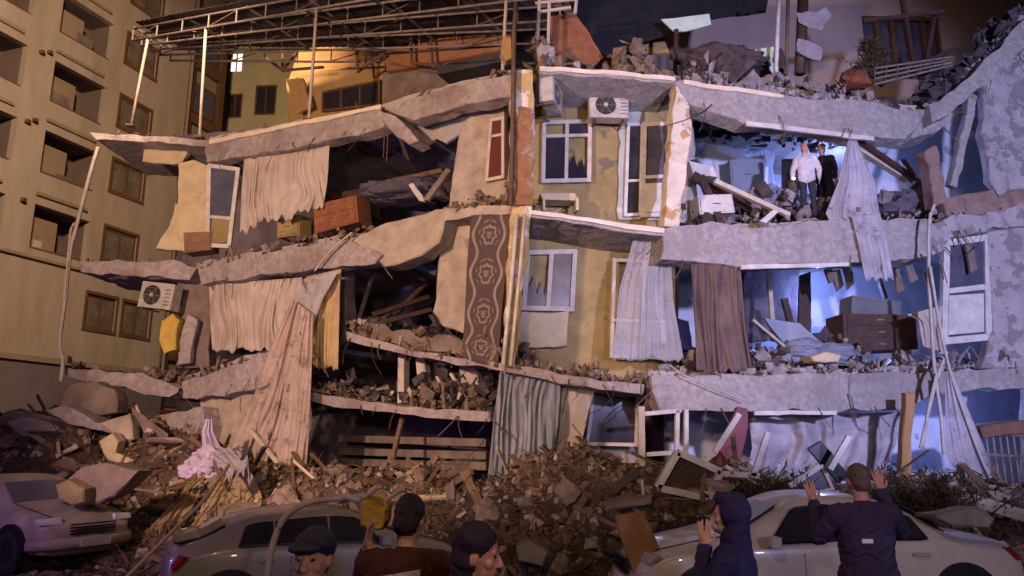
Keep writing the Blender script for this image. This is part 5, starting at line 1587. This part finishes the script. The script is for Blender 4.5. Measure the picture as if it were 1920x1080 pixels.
# ================================================================== cars
def car(label, loc, rotz, paint, H=1.42, kind="sedan", L_=4.4, dusty=None):
    t = thing("parked_car", label, "car", loc)
    M_ = Matrix.Translation(loc) @ Matrix.Rotation(rotz, 4, 'Z')
    X = lambda x, y, z: M_ @ Vector((x, y, z))
    # stations: x, hood/roof height, belt height, half width, roof half width
    h = H - .50
    st = [(-2.20, .66, .60, .66, .58), (-2.14, .90 if kind == "sedan" else .98, .78, .76, .66), (-1.70, .98 if kind == "sedan" else .5 + h * .66, .90, .82, .70 if kind == "sedan" else .64), (-1.30, 1.00 if kind == "sedan" else .5 + h * .88, .92, .84, .68 if kind == "sedan" else .60),
          (-1.02, .50 + h * (.80 if kind == "sedan" else .94), .93, .85, .62 if kind == "sedan" else .59), (-.55, .5 + h * .97, .92, .85, .58), (-.05, .5 + h, .91, .85, .58), (.35, .5 + h * .96, .90, .85, .58),
          (.70, .5 + h * .74, .89, .85, .64), (1.08, .99, .88, .84, .72), (1.50, .92, .85, .82, .70), (1.95, .82, .76, .77, .64), (2.18, .62, .58, .66, .56)]
    k = L_ / 4.4

    def section(s):
        x, zr, zb, w, wr = s
        low = .22
        zb = min(zb, zr - .04)
        return [(x, 0, low), (x, w - .10, low), (x, w - .01, low + .10), (x, w, .55), (x, w - .015, zb - .03), (x, w - .04, zb), (x, wr + .03, zr - .05), (x, wr - .10, zr), (x, 0, zr + .02)]
    mb = MB()
    ring = []
    for s in st:
        sec = section(s)
        full = sec + [(a, -b, c) for a, b, c in sec[-2:0:-1]]
        ring.append([mb.add([X(a * k, b, c)], []) for a, b, c in full])
    m_ = len(ring[0])
    for i in range(len(ring) - 1):
        for j in range(m_):
            mb.f.append((ring[i][j], ring[i][(j + 1) % m_], ring[i + 1][(j + 1) % m_], ring[i + 1][j]))
            mb.mi.append(0)
    mb.f.append(tuple(ring[0]))
    mb.f.append(tuple(reversed(ring[-1])))
    mb.mi += [0, 0]
    body = mb.build("body", paint, t, smooth=True)
    md = body.modifiers.new("round", 'SUBSURF')
    md.levels = md.render_levels = 2
    # side glass between belt and roof rail
    def sidept(x, v, sgn, out=.026):
        xs = [s[0] for s in st]
        zr, zb, w, wr = [float(np.interp(x, xs, [s[q] for s in st])) for q in (1, 2, 3, 4)]
        zb = min(zb, zr - .04)
        a, b = Vector((w - .04, zb + .015)), Vector((wr + .03, zr - .085))
        p = a.lerp(b, v)
        return X(x * k, sgn * (p.x + out), p.y)
    for sgn in (-1, 1):
        if kind == "sedan":
            panes = [(.72, .40, -.02), (-.08, -.08, -.62), (-.68, -.66, -1.02)]
        else:
            panes = [(.72, .40, -.02), (-.08, -.08, -.78), (-.84, -.84, -1.28)]
        for i, (xa, xb, xc) in enumerate(panes):
            lo = [sidept(xa + (xc - xa) * q / 6, .04, sgn) for q in range(7)]
            top = [sidept(xb + (xc + (.10 if i == 2 else .0) - xb) * q / 6, .93, sgn) for q in range(7)]
            mb = MB()
            mb.v = [tuple(p) for p in lo + top]
            mb.f = [(q, q + 1, 8 + q, 7 + q) for q in range(6)]
            mb.mi = [0] * 6
            o = mb.build("side_window", GLASS, t)
            md = o.modifiers.new("thickness", 'SOLIDIFY')
            md.thickness = .012
            md.offset = 0
            fr = MB()
            loop = lo + top[::-1]
            fr.tube(loop + [loop[0]], .014, 5)
            fr.build("window_trim", BLACK, o)
        for x in (.36, -.58):
            pts = [X(x * k, sgn * (.853 - .004 * q), .36 + .09 * q) for q in range(6)]
            MB().tube(pts, .007, 4).build("door_seam", BLACK, t)
        for x in (-.38, .55) if False else (-.42, -.92):
            mb = MB()
            mb.box(X(x * k, sgn * .865, .80), (.18, .03, .03), M_.to_3x3())
            mb.build("door_handle", WHITE_M, t)
        for x in (-1.38, 1.42):
            wl = thing_part("wheel", t)
            c = X(x * k, sgn * .76, .31)
            ax = M_.to_3x3() @ Vector((0, 1, 0))
            MB().cyl(X(x * k, sgn * .80, .33), ax, .385, .12, 28).build("arch_liner", BLACK, wl)
            MB().ring(X(x * k, sgn * .80, .31), ax, .235, .085, 28, 10).build("tyre", mat("rubber", (.02, .02, .02), (.012, .012, .012), 6), wl, smooth=True)
            mb = MB()
            mb.ring(X(x * k, sgn * .835, .31), ax, .185, .018, 24, 6)
            for q in range(5):
                a = q * 2 * math.pi / 5
                d = M_.to_3x3() @ Vector((math.cos(a), 0, math.sin(a)))
                mb.bar(X(x * k, sgn * .835, .31), X(x * k, sgn * .835, .31) + d * .18, .05, .03, ax)
            mb.cyl(X(x * k, sgn * .84, .31), ax, .045, .04, 12)
            mb.build("rim", mat("alloy", (.45, .44, .42), (.3, .29, .28), 5, rough=.35, metal=.6), wl)
        # lamps
        mb = MB()
        mb.prism([X(2.02 * k, sgn * .42, .70), X(1.98 * k, sgn * .74, .70), X(1.88 * k, sgn * .77, .78), X(1.98 * k, sgn * .44, .80)], M_.to_3x3() @ Vector((.05, .008 * sgn, .01)))
        mb.build("headlight", mat("headlight_glass", (.5, .5, .52), (.35, .35, .38), 4, rough=.15), t)
        mb = MB()
        mb.prism([X(-2.10 * k, sgn * .45, .72), X(-2.04 * k, sgn * .775, .72), X(-1.90 * k, sgn * .80, .86), X(-2.08 * k, sgn * .46, .88)], M_.to_3x3() @ Vector((-.045, .012 * sgn, .01)))
        mb.build("tail_light", mat("red_lens", (.26, .022, .016), (.16, .014, .012), 4, rough=.2), t)
        mb = MB()
        mb.box(X(.72 * k, sgn * .94, .95), (.10, .15, .10), M_.to_3x3())
        mb.build("wing_mirror", paint, t)
    # windscreens
    for (xa, xb, nm) in ((1.05, .50, "windscreen"), (-1.32, -.86, "rear_window")):
        if kind != "sedan" and xa < 0:
            xa, xb = -2.06, -1.42
        mb = MB()
        xs = [s[0] for s in st]
        rows = []
        for q in range(5):
            x = xa + (xb - xa) * q / 4
            zr = float(np.interp(x, xs, [s[1] for s in st]))
            wr = float(np.interp(x, xs, [s[4] for s in st]))
            sg = .03 if xa > 0 else -.03
            rows.append([X((x + sg) * k, y * (wr - .06), zr + .015 - .02 * abs(y)) for y in (-1, -.5, 0, .5, 1)])
        mb.v = [tuple(p) for r in rows for p in r]
        mb.f = [(a * 5 + b, a * 5 + b + 1, a * 5 + b + 6, a * 5 + b + 5) for a in range(4) for b in range(4)]
        mb.mi = [0] * 16
        o = mb.build(nm, GLASS if not dusty else dusty, t)
        md = o.modifiers.new("thickness", 'SOLIDIFY')
        md.thickness = .02
        md.offset = 0
    for y in (-.62, .62):
        MB().tube([X(1.10 * k, y * 1.02, .985), X(1.5 * k, y, .918), X(1.92 * k, y * .86, .815)], .007, 4).build("bonnet_seam", BLACK, t)
    mb = MB()
    for q in range(4):
        mb.bar(X(2.185 * k, -.36, .56 + .045 * q), X(2.185 * k, .36, .56 + .045 * q), .022, .05, M_.to_3x3() @ Vector((1, 0, 0)))
    mb.build("grille", BLACK, t)
    for xe in (2.29, -2.31):
        MB().box(X(xe * k, 0, .42), (.02, .50, .11), M_.to_3x3()).build("number_plate", WHITE_M, t)
    for xe, nm in ((2.16, "front_bumper"), (-2.18, "rear_bumper")):
        mb = MB()
        sg = 1 if xe > 0 else -1
        pts = [X((xe - sg * .30) * k, -.80, .42), X((xe - sg * .05) * k, -.62, .42), X((xe + sg * .03) * k, 0, .42), X((xe - sg * .05) * k, .62, .42), X((xe - sg * .30) * k, .80, .42)]
        mb.tube(pts, .10, 8)
        mb.build(nm, paint, t, smooth=True)
    return t


def thing_part(name, parent):
    o = bpy.data.objects.new(name, None)
    o.empty_display_size = .1
    COL.objects.link(o)
    adopt(o, parent)
    return o


CP_W = mat("white_car_paint", (.62, .58, .52), (.50, .46, .40), 1.2, rough=.3, spec=.5, clear=.4)
CP_S = mat("silver_car_paint", (.27, .23, .20), (.20, .17, .145), 1.5, rough=.35, spec=.5, clear=.3)
CP_T = mat("dusty_tan_paint", (.36, .30, .25), (.20, .155, .12), 2.5, rough=.55, bump=.15)
GX = lambda px, Y, py=1000: flat(Y).p(px, py).x
car("pale sedan parked behind the man with raised arms", (GX(1505, 9.2), 9.2, 0), math.pi + .05, CP_W, 1.42)
car("silver hatchback below the yellow cloth", (GX(300, 8.8) + 1.55, 9.85, -.10), .45, CP_S, 1.32, kind="hatch", L_=3.6)
car("dust covered tan car nosing out at the left edge", (-8.55, 13.3, .05), -.5, CP_T, 1.42, kind="hatch", dusty=GLASS_B)

# bent pale strip arching over behind the capped man
cable("bent pale metal strip arching behind the capped man", flat(6.5), [(500, 1090), (512, 1020), (536, 968), (580, 942), (640, 934), (684, 930)], .028, CABLE, 0, "bent_strip", "strip")

# ================================================================== people
def capsule(mb, p0, r0, p1, r1, n=12, mi=0):
    p0, p1 = Vector(p0), Vector(p1)
    t = (p1 - p0)
    if t.length < 1e-5:
        t = Vector((0, 0, 1e-4))
    u = t.normalized()
    a = u.cross(Vector((.3, .2, .93)) if abs(u.z) < .9 else Vector((1, 0, 0))).normalized()
    b = u.cross(a)
    prof = [(-math.cos(q) * r0, math.sin(q) * r0, 0) for q in (.25, .7, 1.15, 1.57)] + [(math.cos(q) * r1, math.sin(q) * r1, 1) for q in (1.57, 1.15, .7, .25)]
    vs, fs = [], []
    for (h, r, e) in prof:
        c = (p0 if e == 0 else p1) + u * h
        for k in range(n):
            an = 2 * math.pi * k / n
            vs.append(c + (a * math.cos(an) + b * math.sin(an)) * r)
    m = len(prof)
    for i in range(m - 1):
        for k in range(n):
            fs.append((i * n + k, i * n + (k + 1) % n, (i + 1) * n + (k + 1) % n, (i + 1) * n + k))
    fs.append(tuple(range(n - 1, -1, -1)))
    fs.append(tuple((m - 1) * n + k for k in range(n)))
    mb.add(vs, fs, mi)


class Body:
    """primitives that are fused into one continuous skin"""

    def __init__(s):
        s.c, s.e = [], []

    def cap(s, p0, r0, p1, r1, m):
        s.c.append((Vector(p0), r0, Vector(p1), r1, m))

    def ell(s, c, r, m, rot=None):
        s.e.append((Vector(c), Vector(r), m, rot or Matrix.Identity(3)))

    def build(s, name, mats, voxel, M_, parent=None, it=3):
        mb = MB()
        for p0, r0, p1, r1, m in s.c:
            capsule(mb, p0, r0, p1, r1)
        for c, r, m, rot in s.e:
            vs, fs = [], []
            nu, nv = 16, 10
            for j in range(nv + 1):
                th = .02 + (math.pi - .04) * j / nv
                for i in range(nu):
                    ph = 2 * math.pi * i / nu
                    vs.append(c + rot @ Vector((r.x * math.sin(th) * math.cos(ph), r.y * math.sin(th) * math.sin(ph), r.z * math.cos(th))))
            for j in range(nv):
                for i in range(nu):
                    fs.append((j * nu + i, (j + 1) * nu + i, (j + 1) * nu + (i + 1) % nu, j * nu + (i + 1) % nu))
            fs.append(tuple(range(nu)))
            fs.append(tuple(nv * nu + i for i in range(nu - 1, -1, -1)))
            mb.add(vs, fs)
        o = mb.build(name, mats[0])
        md = o.modifiers.new("fuse", 'REMESH')
        md.mode = 'VOXEL'
        md.voxel_size = voxel
        md.use_smooth_shade = True
        sm = o.modifiers.new("smooth", 'SMOOTH')
        sm.factor = .5
        sm.iterations = it
        dg = bpy.context.evaluated_depsgraph_get()
        me = bpy.data.meshes.new_from_object(o.evaluated_get(dg))
        old = o.data
        o.modifiers.clear()
        o.data = me
        bpy.data.meshes.remove(old)
        me.materials.clear()
        for m in mats:
            me.materials.append(m)
        nf = len(me.polygons)
        cen = np.empty(nf * 3)
        me.polygons.foreach_get("center", cen)
        cen = cen.reshape(-1, 3)
        best = np.full(nf, 1e9)
        idx = np.zeros(nf, dtype=np.int32)
        for p0, r0, p1, r1, m in s.c:
            a, b = np.array(p0), np.array(p1)
            ab = b - a
            t = np.clip((cen - a) @ ab / max(1e-9, ab @ ab), 0, 1)
            d = np.linalg.norm(cen - (a + t[:, None] * ab), axis=1) - (r0 + (r1 - r0) * t)
            k = d < best
            best[k], idx[k] = d[k], m
        for c, r, m, rot in s.e:
            q = (cen - np.array(c)) @ np.array(rot)
            q = q / np.array(r)
            l = np.linalg.norm(q, axis=1)
            d = (l - 1) * min(r)
            k = d < best
            best[k], idx[k] = d[k], m
        me.polygons.foreach_set("material_index", idx)
        me.polygons.foreach_set("use_smooth", [True] * nf)
        # creases in the cloth and strands in the hair are real relief
        vm = {}
        for pol in me.polygons:
            for vi in pol.vertices:
                vm[vi] = pol.material_index
        nrm = [v.normal.copy() for v in me.vertices]
        for v in me.vertices:
            m = vm.get(v.index, 0)
            q = v.co
            if m in (TOP, LEGS, EXTRA):
                w_ = noise.noise(Vector((q.x * 5, q.y * 5, q.z * 3)))
                d = .010 * (1 - 2.2 * abs(noise.noise(Vector((q.x * 9 + w_, q.y * 9, q.z * 15 + 2 * w_))))) + .004 * noise.noise(q * 32)
                v.co = q + nrm[v.index] * d
            elif m == HAIR:
                v.co = q + nrm[v.index] * (.006 * noise.noise(Vector((q.x * 90, q.y * 90, q.z * 25))) + .004 * noise.noise(q * 40))
        me.transform(M_)
        me.update()
        if parent is not None:
            adopt(o, parent)
        return o


SKIN, HAIR, TOP, LEGS, SHOE, EYE_, LIP, EXTRA = range(8)
SK = mat("skin", (.52, .30, .22), (.44, .24, .17), 6, rough=.55)
LIPM = mat("lips", (.36, .14, .12), (.30, .11, .10), 6, rough=.5)
EYEM = mat("eye", (.03, .025, .02), (.02, .02, .02), 6, rough=.2)
HAIRM = mat("dark_hair", (.03, .022, .018), (.015, .012, .01), 12, rough=.6, bump=.4, bscale=60)
HAIRG = mat("grey_brown_hair", (.16, .12, .10), (.09, .065, .055), 14, rough=.6, bump=.4, bscale=60)
SHOEM = mat("shoe_leather", (.03, .025, .02), (.02, .015, .012), 5, rough=.5)
TROU = mat("dark_trousers", (.035, .032, .04), (.022, .02, .026), 4, rough=.9, bump=.2, bscale=14)


def cloth(name, c):
    return mat(name, c, tuple(v * .6 for v in c), 3, rough=.85, bump=.5, bscale=9)


def hand(b, w, d, nrm, m=SKIN, curl=0.15, spread=.16, s=1.0):
    """palm and five unequal fingers leaving wrist w along d; nrm is the palm normal, thumb on side"""
    d, nrm = Vector(d).normalized(), Vector(nrm).normalized()
    side = d.cross(nrm).normalized()
    w = Vector(w)
    pc = w + d * .05 * s
    b.cap(w, .026 * s, pc, .03 * s, m)
    for k in (-1, 0, 1):
        b.cap(w + d * .02 * s + side * k * .014 * s, .018 * s, w + d * .09 * s + side * k * .026 * s, .013 * s, m)
    for i, (o_, ln) in enumerate(((-.034, .078), (-.0115, .090), (.0115, .084), (.034, .066))):
        base = w + d * .092 * s + side * o_ * s
        dir1 = (d + side * o_ * spread * 28 * .5 + nrm * curl).normalized()
        mid = base + dir1 * ln * .55 * s
        tip = mid + (dir1 + nrm * curl * 1.6).normalized() * ln * .5 * s
        b.cap(base, .0095 * s, mid, .009 * s, m)
        b.cap(mid, .009 * s, tip, .0075 * s, m)
    tb = w + d * .035 * s - side * .028 * s
    tm = tb + (d * .6 - side * .9 + nrm * .2).normalized() * .04 * s
    b.cap(tb, .014 * s, tm, .011 * s, m)
    b.cap(tm, .011 * s, tm + (d - side * .25 + nrm * .2).normalized() * .035 * s, .009 * s, m)


def person(name, label, x, y, z, face, mats, arms, yaw=0.0, nod=0.0, hair="short", scale=1.0, voxel=.009, lean=0.0, hood=False, cap=False, beanie=False, mask=False, coat=0.0, walk=0.0, bulk=1.0):
    """face = heading angle, 0 looks along +Y (away from the camera); arms = [(elbow, wrist, finger dir, palm normal)] left then right"""
    t = thing(name, label, "person", (x, y, z))
    b = Body()
    B = bulk
    ln = lambda p: Vector((p[0], p[1] + lean * max(0, p[2] - .95), p[2] - abs(lean) * .25 * max(0, p[2] - .95)))
    # trunk
    for sx in (-1, 1):
        b.cap(ln((sx * .06 * B, 0, .92)), .125 * B, ln((sx * .055 * B, .0, 1.12)), .115 * B, TOP)
        b.cap(ln((sx * .055 * B, 0, 1.12)), .115 * B, ln((sx * .08 * B, .0, 1.34)), .115 * B, TOP)
        b.cap(ln((0, 0, .95)), .125 * B, ln((0, 0, 1.36)), .125 * B, TOP)
        b.cap(ln((sx * .05, -.005, 1.43)), .06, ln((sx * .17 * B, 0, 1.405)), .07 * B, TOP)
        if coat:
            b.cap(ln((sx * .07 * B, 0, .95)), .13 * B, (sx * .08 * B, 0, .95 - coat), .13 * B, TOP)
        # legs
        st_ = sx * walk
        hip, knee, ank = Vector((sx * .09, 0, .90)), Vector((sx * .10, .03 + st_ * .5, .49)), Vector((sx * .105, st_, .09))
        b.cap(hip, .09, knee, .062, LEGS)
        b.cap(knee, .06, ank, .045, LEGS)
        b.cap(ank - Vector((0, .02, .03)), .048, ank + Vector((0, .14, -.05)), .036, SHOE)
    b.cap(ln((0, 0, 1.40)), .075, ln((0, .0, 1.475)), .062, TOP)
    # arms
    for sx, (el, wr, fd, pn) in zip((-1, 1), arms):
        sh = ln((sx * .185 * B, 0, 1.40))
        el, wr = Vector(el), Vector(wr)
        b.cap(sh, .070 * B, el, .055 * B, TOP)
        b.cap(el, .056 * B, wr, .040, TOP)
        hand(b, wr, fd, pn)
    # neck, head
    b.cap(ln((0, -.005, 1.42)), .060, ln((0, .012, 1.56)), .055, SKIN)
    hc = ln((0, .01, 1.535))
    Rh = Matrix.Rotation(yaw, 3, 'Z') @ Matrix.Rotation(-nod, 3, 'X')
    Hd = lambda p: hc + Rh @ Vector(p)
    HE = lambda c, r, m: b.ell(Hd(c), r, m, Rh)
    HE((0, .012, .125), (.074, .092, .108), SKIN)
    HE((0, .045, .05), (.056, .058, .058), SKIN)
    HE((0, .088, .018), (.026, .018, .018), SKIN)
    b.cap(Hd((0, .100, .118)), .011, Hd((0, .120, .080)), .016, SKIN)
    for sx in (-1, 1):
        HE((sx * .015, .108, .076), (.011, .011, .009), SKIN)
        HE((sx * .030, .090, .138), (.022, .014, .009), SKIN)
        HE((sx * .031, .0935, .117), (.012, .008, .0055), EYE_)
        HE((sx * .031, .097, .142), (.020, .006, .0035), HAIR)
        HE((sx * .045, .072, .085), (.024, .022, .024), SKIN)
        HE((sx * .076, .005, .105), (.012, .022, .032), SKIN)
    HE((0, .101, .047), (.025, .010, .0055), LIP)
    HE((0, .100, .038), (.021, .010, .006), LIP)
    if hair == "short":
        HE((0, -.012, .148), (.081, .092, .098), HAIR)
        HE((0, -.045, .09), (.066, .055, .06), HAIR)
    elif hair == "full":
        HE((0, -.008, .150), (.086, .100, .106), HAIR)
        HE((0, -.045, .085), (.075, .06, .075), HAIR)
    if cap:
        HE((0, -.004, .168), (.090, .104, .082), EXTRA)
        HE((0, .115, .168), (.066, .055, .010), EXTRA)
    if beanie:
        HE((0, -.012, .165), (.092, .102, .092), EXTRA)
        HE((0, -.030, .10), (.086, .080, .085), EXTRA)
        b.cap(Hd((0, -.04, .03)), .07, ln((0, -.03, 1.43)), .09, TOP)
    if hood:
        HE((0, -.020, .140), (.102, .100, .128), EXTRA)
        HE((0, -.035, .055), (.088, .080, .085), EXTRA)
        HE((0, .03, .218), (.075, .075, .045), EXTRA)
        b.cap(Hd((0, -.03, .02)), .085, ln((0, -.02, 1.43)), .10, TOP)
    if mask:
        HE((0, .082, .050), (.050, .040, .042), LIP)
    M_ = Matrix.Translation((x, y, z)) @ Matrix.Rotation(face, 4, 'Z') @ Matrix.Scale(scale, 4)
    b.build("body", mats, voxel, M_, t)
    return t, M_, Hd


NAVY = cloth("navy_coat", (.032, .027, .095))
PLUM = cloth("plum_navy_jacket", (.052, .036, .088))
MAROON = cloth("maroon_jacket", (.075, .022, .022))
BLACKC = cloth("black_coat", (.022, .020, .026))
SHIRT = cloth("pale_shirt", (.62, .60, .66))
WHITEP = mat("white_print", (.75, .73, .72), (.65, .62, .6), 8, rough=.6)
down = lambda sx: ((sx * .25, .02, 1.13), (sx * .26, .10, .88), (0, .15, -1), (sx * -1, 0, 0))

# man with both arms raised, seen from behind
t, M_, Hd = person("person", "man in dark plum jacket seen from behind raising both hands", GX(1622, 5.9), 5.9, 0, math.radians(3),
                   [SK, HAIRG, PLUM, TROU, SHOEM, EYEM, LIPM, PLUM],
                   [((-.31, .10, 1.24), (-.285, .20, 1.47), (-.05, .2, 1), (0, 1, 0)), ((.33, .10, 1.27), (.26, .20, 1.55), (.0, .12, 1), (0, 1, 0))],
                   hair="short", voxel=.0056, bulk=1.12, coat=.15, nod=.12, scale=1.02)
PP = lambda x, y, z: M_ @ Vector((x, y, z))
mb = MB()
mb.prism([PP(-.10, -.145, 1.215), PP(-.02, -.145, 1.215), PP(-.02, -.145, 1.245), PP(-.10, -.145, 1.245)], M_.to_3x3() @ Vector((0, .03, 0)))
mb.build("back_print", WHITEP, t)
# hooded man on the phone
t, M_, Hd = person("person", "hooded man in navy coat holding a phone to his masked face", GX(1372, 4.6), 4.6, 0, math.radians(62),
                   [SK, HAIRM, NAVY, TROU, SHOEM, EYEM, mat("blue_mask", (.55, .58, .68), (.45, .48, .58), 4, rough=.8), NAVY],
                   [((-.25, .18, 1.17), (-.115, .15, 1.46), (.1, 0, 1), (1, 0, 0)), ((.27, .05, 1.12), (.22, .14, .90), (0, .2, -1), (-1, 0, 0))],
                   hair="none", hood=True, mask=True, scale=.93, voxel=.0075, bulk=1.08, coat=.2, nod=-.1)
PP = lambda x, y, z: M_ @ Vector((x, y, z))
mb = MB()
mb.cyl(PP(-.245, -.055, 1.27), M_.to_3x3() @ Vector((-1, -.25, .1)), .032, .03, 18)
mb.build("round_badge", WHITEP, t)
mb = MB()
mb.box(M_ @ Vector((-.075, .155, 1.575)), (.012, .07, .145), M_.to_3x3())
mb.build("phone", BLACK, label="black phone held by the hooded man", cat="phone")
# capped man in the foreground, facing the camera
person("person", "capped man in dark coat facing the street at the bottom", GX(592, 3.25), 3.25, 0, math.radians(186),
       [SK, HAIRM, BLACKC, TROU, SHOEM, EYEM, LIPM, mat("navy_cap", (.025, .025, .05), (.015, .015, .03), 5, rough=.8)],
       [down(-1), down(1)], hair="short", cap=True, scale=.905, voxel=.0065, yaw=-.25)
# man in profile with dark hood
t, M_, Hd = person("person", "pink faced man in profile wearing a dark beanie hood", GX(884, 3.3), 3.3, 0, math.radians(-98),
       [mat("pink_skin", (.62, .30, .26), (.52, .24, .2), 6, rough=.5), HAIRM, BLACKC, TROU, SHOEM, EYEM, LIPM, mat("purple_black_hood", (.03, .022, .045), (.02, .015, .03), 5)],
       [down(-1), down(1)], hair="full", beanie=True, scale=.91, voxel=.0065, nod=.12)
# man in maroon jacket with white label, seen from behind
t, M_, Hd = person("person", "man in maroon jacket with a white back patch shouldering the yellow bundle", GX(762, 4.1), 4.1, 0, math.radians(-14),
       [SK, HAIRM, MAROON, TROU, SHOEM, EYEM, LIPM, BLACKC], [((-.30, .10, 1.22), (-.24, .02, 1.46), (.1, -.1, 1), (1, 0, 0)), down(1)], hair="full", scale=.95, voxel=.008, bulk=1.15, coat=.15, nod=.25)
PP = lambda x, y, z: M_ @ Vector((x, y, z))
mb = MB()
mb.prism([PP(-.09, -.175, 1.285), PP(.15, -.175, 1.33), PP(.15, -.165, 1.41), PP(-.09, -.165, 1.365)], M_.to_3x3() @ Vector((0, .03, 0)))
patch = mb.build("white_patch", mat("printed_patch", (.62, .58, .56), (.30, .27, .27), 30, rough=.7), t)
yb = thing("yellow_bundle", "yellow wrapped bundle with white poles carried on a shoulder", "bundle", tuple(flat(4.42).p(700, 990)))
slab("wrapping", flat(4.35), [(676, 940), (690, 926), (716, 926), (728, 942), (727, 975), (718, 992), (690, 994), (674, 984), (673, 960)], .12, mat("yellow_wrap", (.66, .43, .08), (.42, .25, .04), 7, bump=.8, bscale=10, rough=.6), yb, jit=.008, step=.03)
for a, b in (((686, 932), (712, 912)), ((724, 938), (756, 916))):
    MB().tube([flat(4.36).p(*a), flat(4.30).p(*b)], .012, 8).build("pole", PVC, yb)
MB().tube([flat(4.36).p(676, 940), flat(4.4).p(644, 932)], .018, 8, r2=.012).build("strap", mat("lilac_strap", (.4, .36, .6), (.3, .27, .5), 5), yb)

# two men inside the third floor room
p0 = PR.p(1519, 406, .55)
t, M_, Hd = person("person", "man in white shirt standing in the third floor room with a torch", p0.x, p0.y, p0.z - .05, math.radians(160),
       [SK, HAIRM, SHIRT, TROU, SHOEM, EYEM, LIPM, SHIRT], [((-.27, .0, 1.13), (-.25, .10, .90), (0, .2, -1), (1, 0, 0)), ((.28, .02, 1.13), (.30, .14, .92), (0, .3, -1), (-1, 0, 0))], scale=.98, voxel=.012, yaw=.2)
hw = M_ @ Vector((.30, .20, .84))
mb = MB()
mb.tube([hw, hw + Vector((-.02, -.10, .02))], .02, 8)
torch = thing("torch", "small lit torch in the hand of the white shirted man", "torch", tuple(hw))
mb.build("barrel", BLACK, torch)
MB().cyl(hw + Vector((-.022, -.112, .022)), (-.1, -.9, .15), .03, .012, 12).build("lens", mat("torch_lens", (1, 1, 1), (1, 1, 1), 1, emit=(1, .95, .85), estr=9), torch)
p1 = PR.p(1552, 404, 1.1)
person("person", "man in black clothes standing behind the white shirted man", p1.x, p1.y, p1.z - .1, math.radians(140),
       [SK, HAIRM, BLACKC, TROU, SHOEM, EYEM, LIPM, BLACKC], [down(-1), down(1)], scale=1.02, voxel=.013)
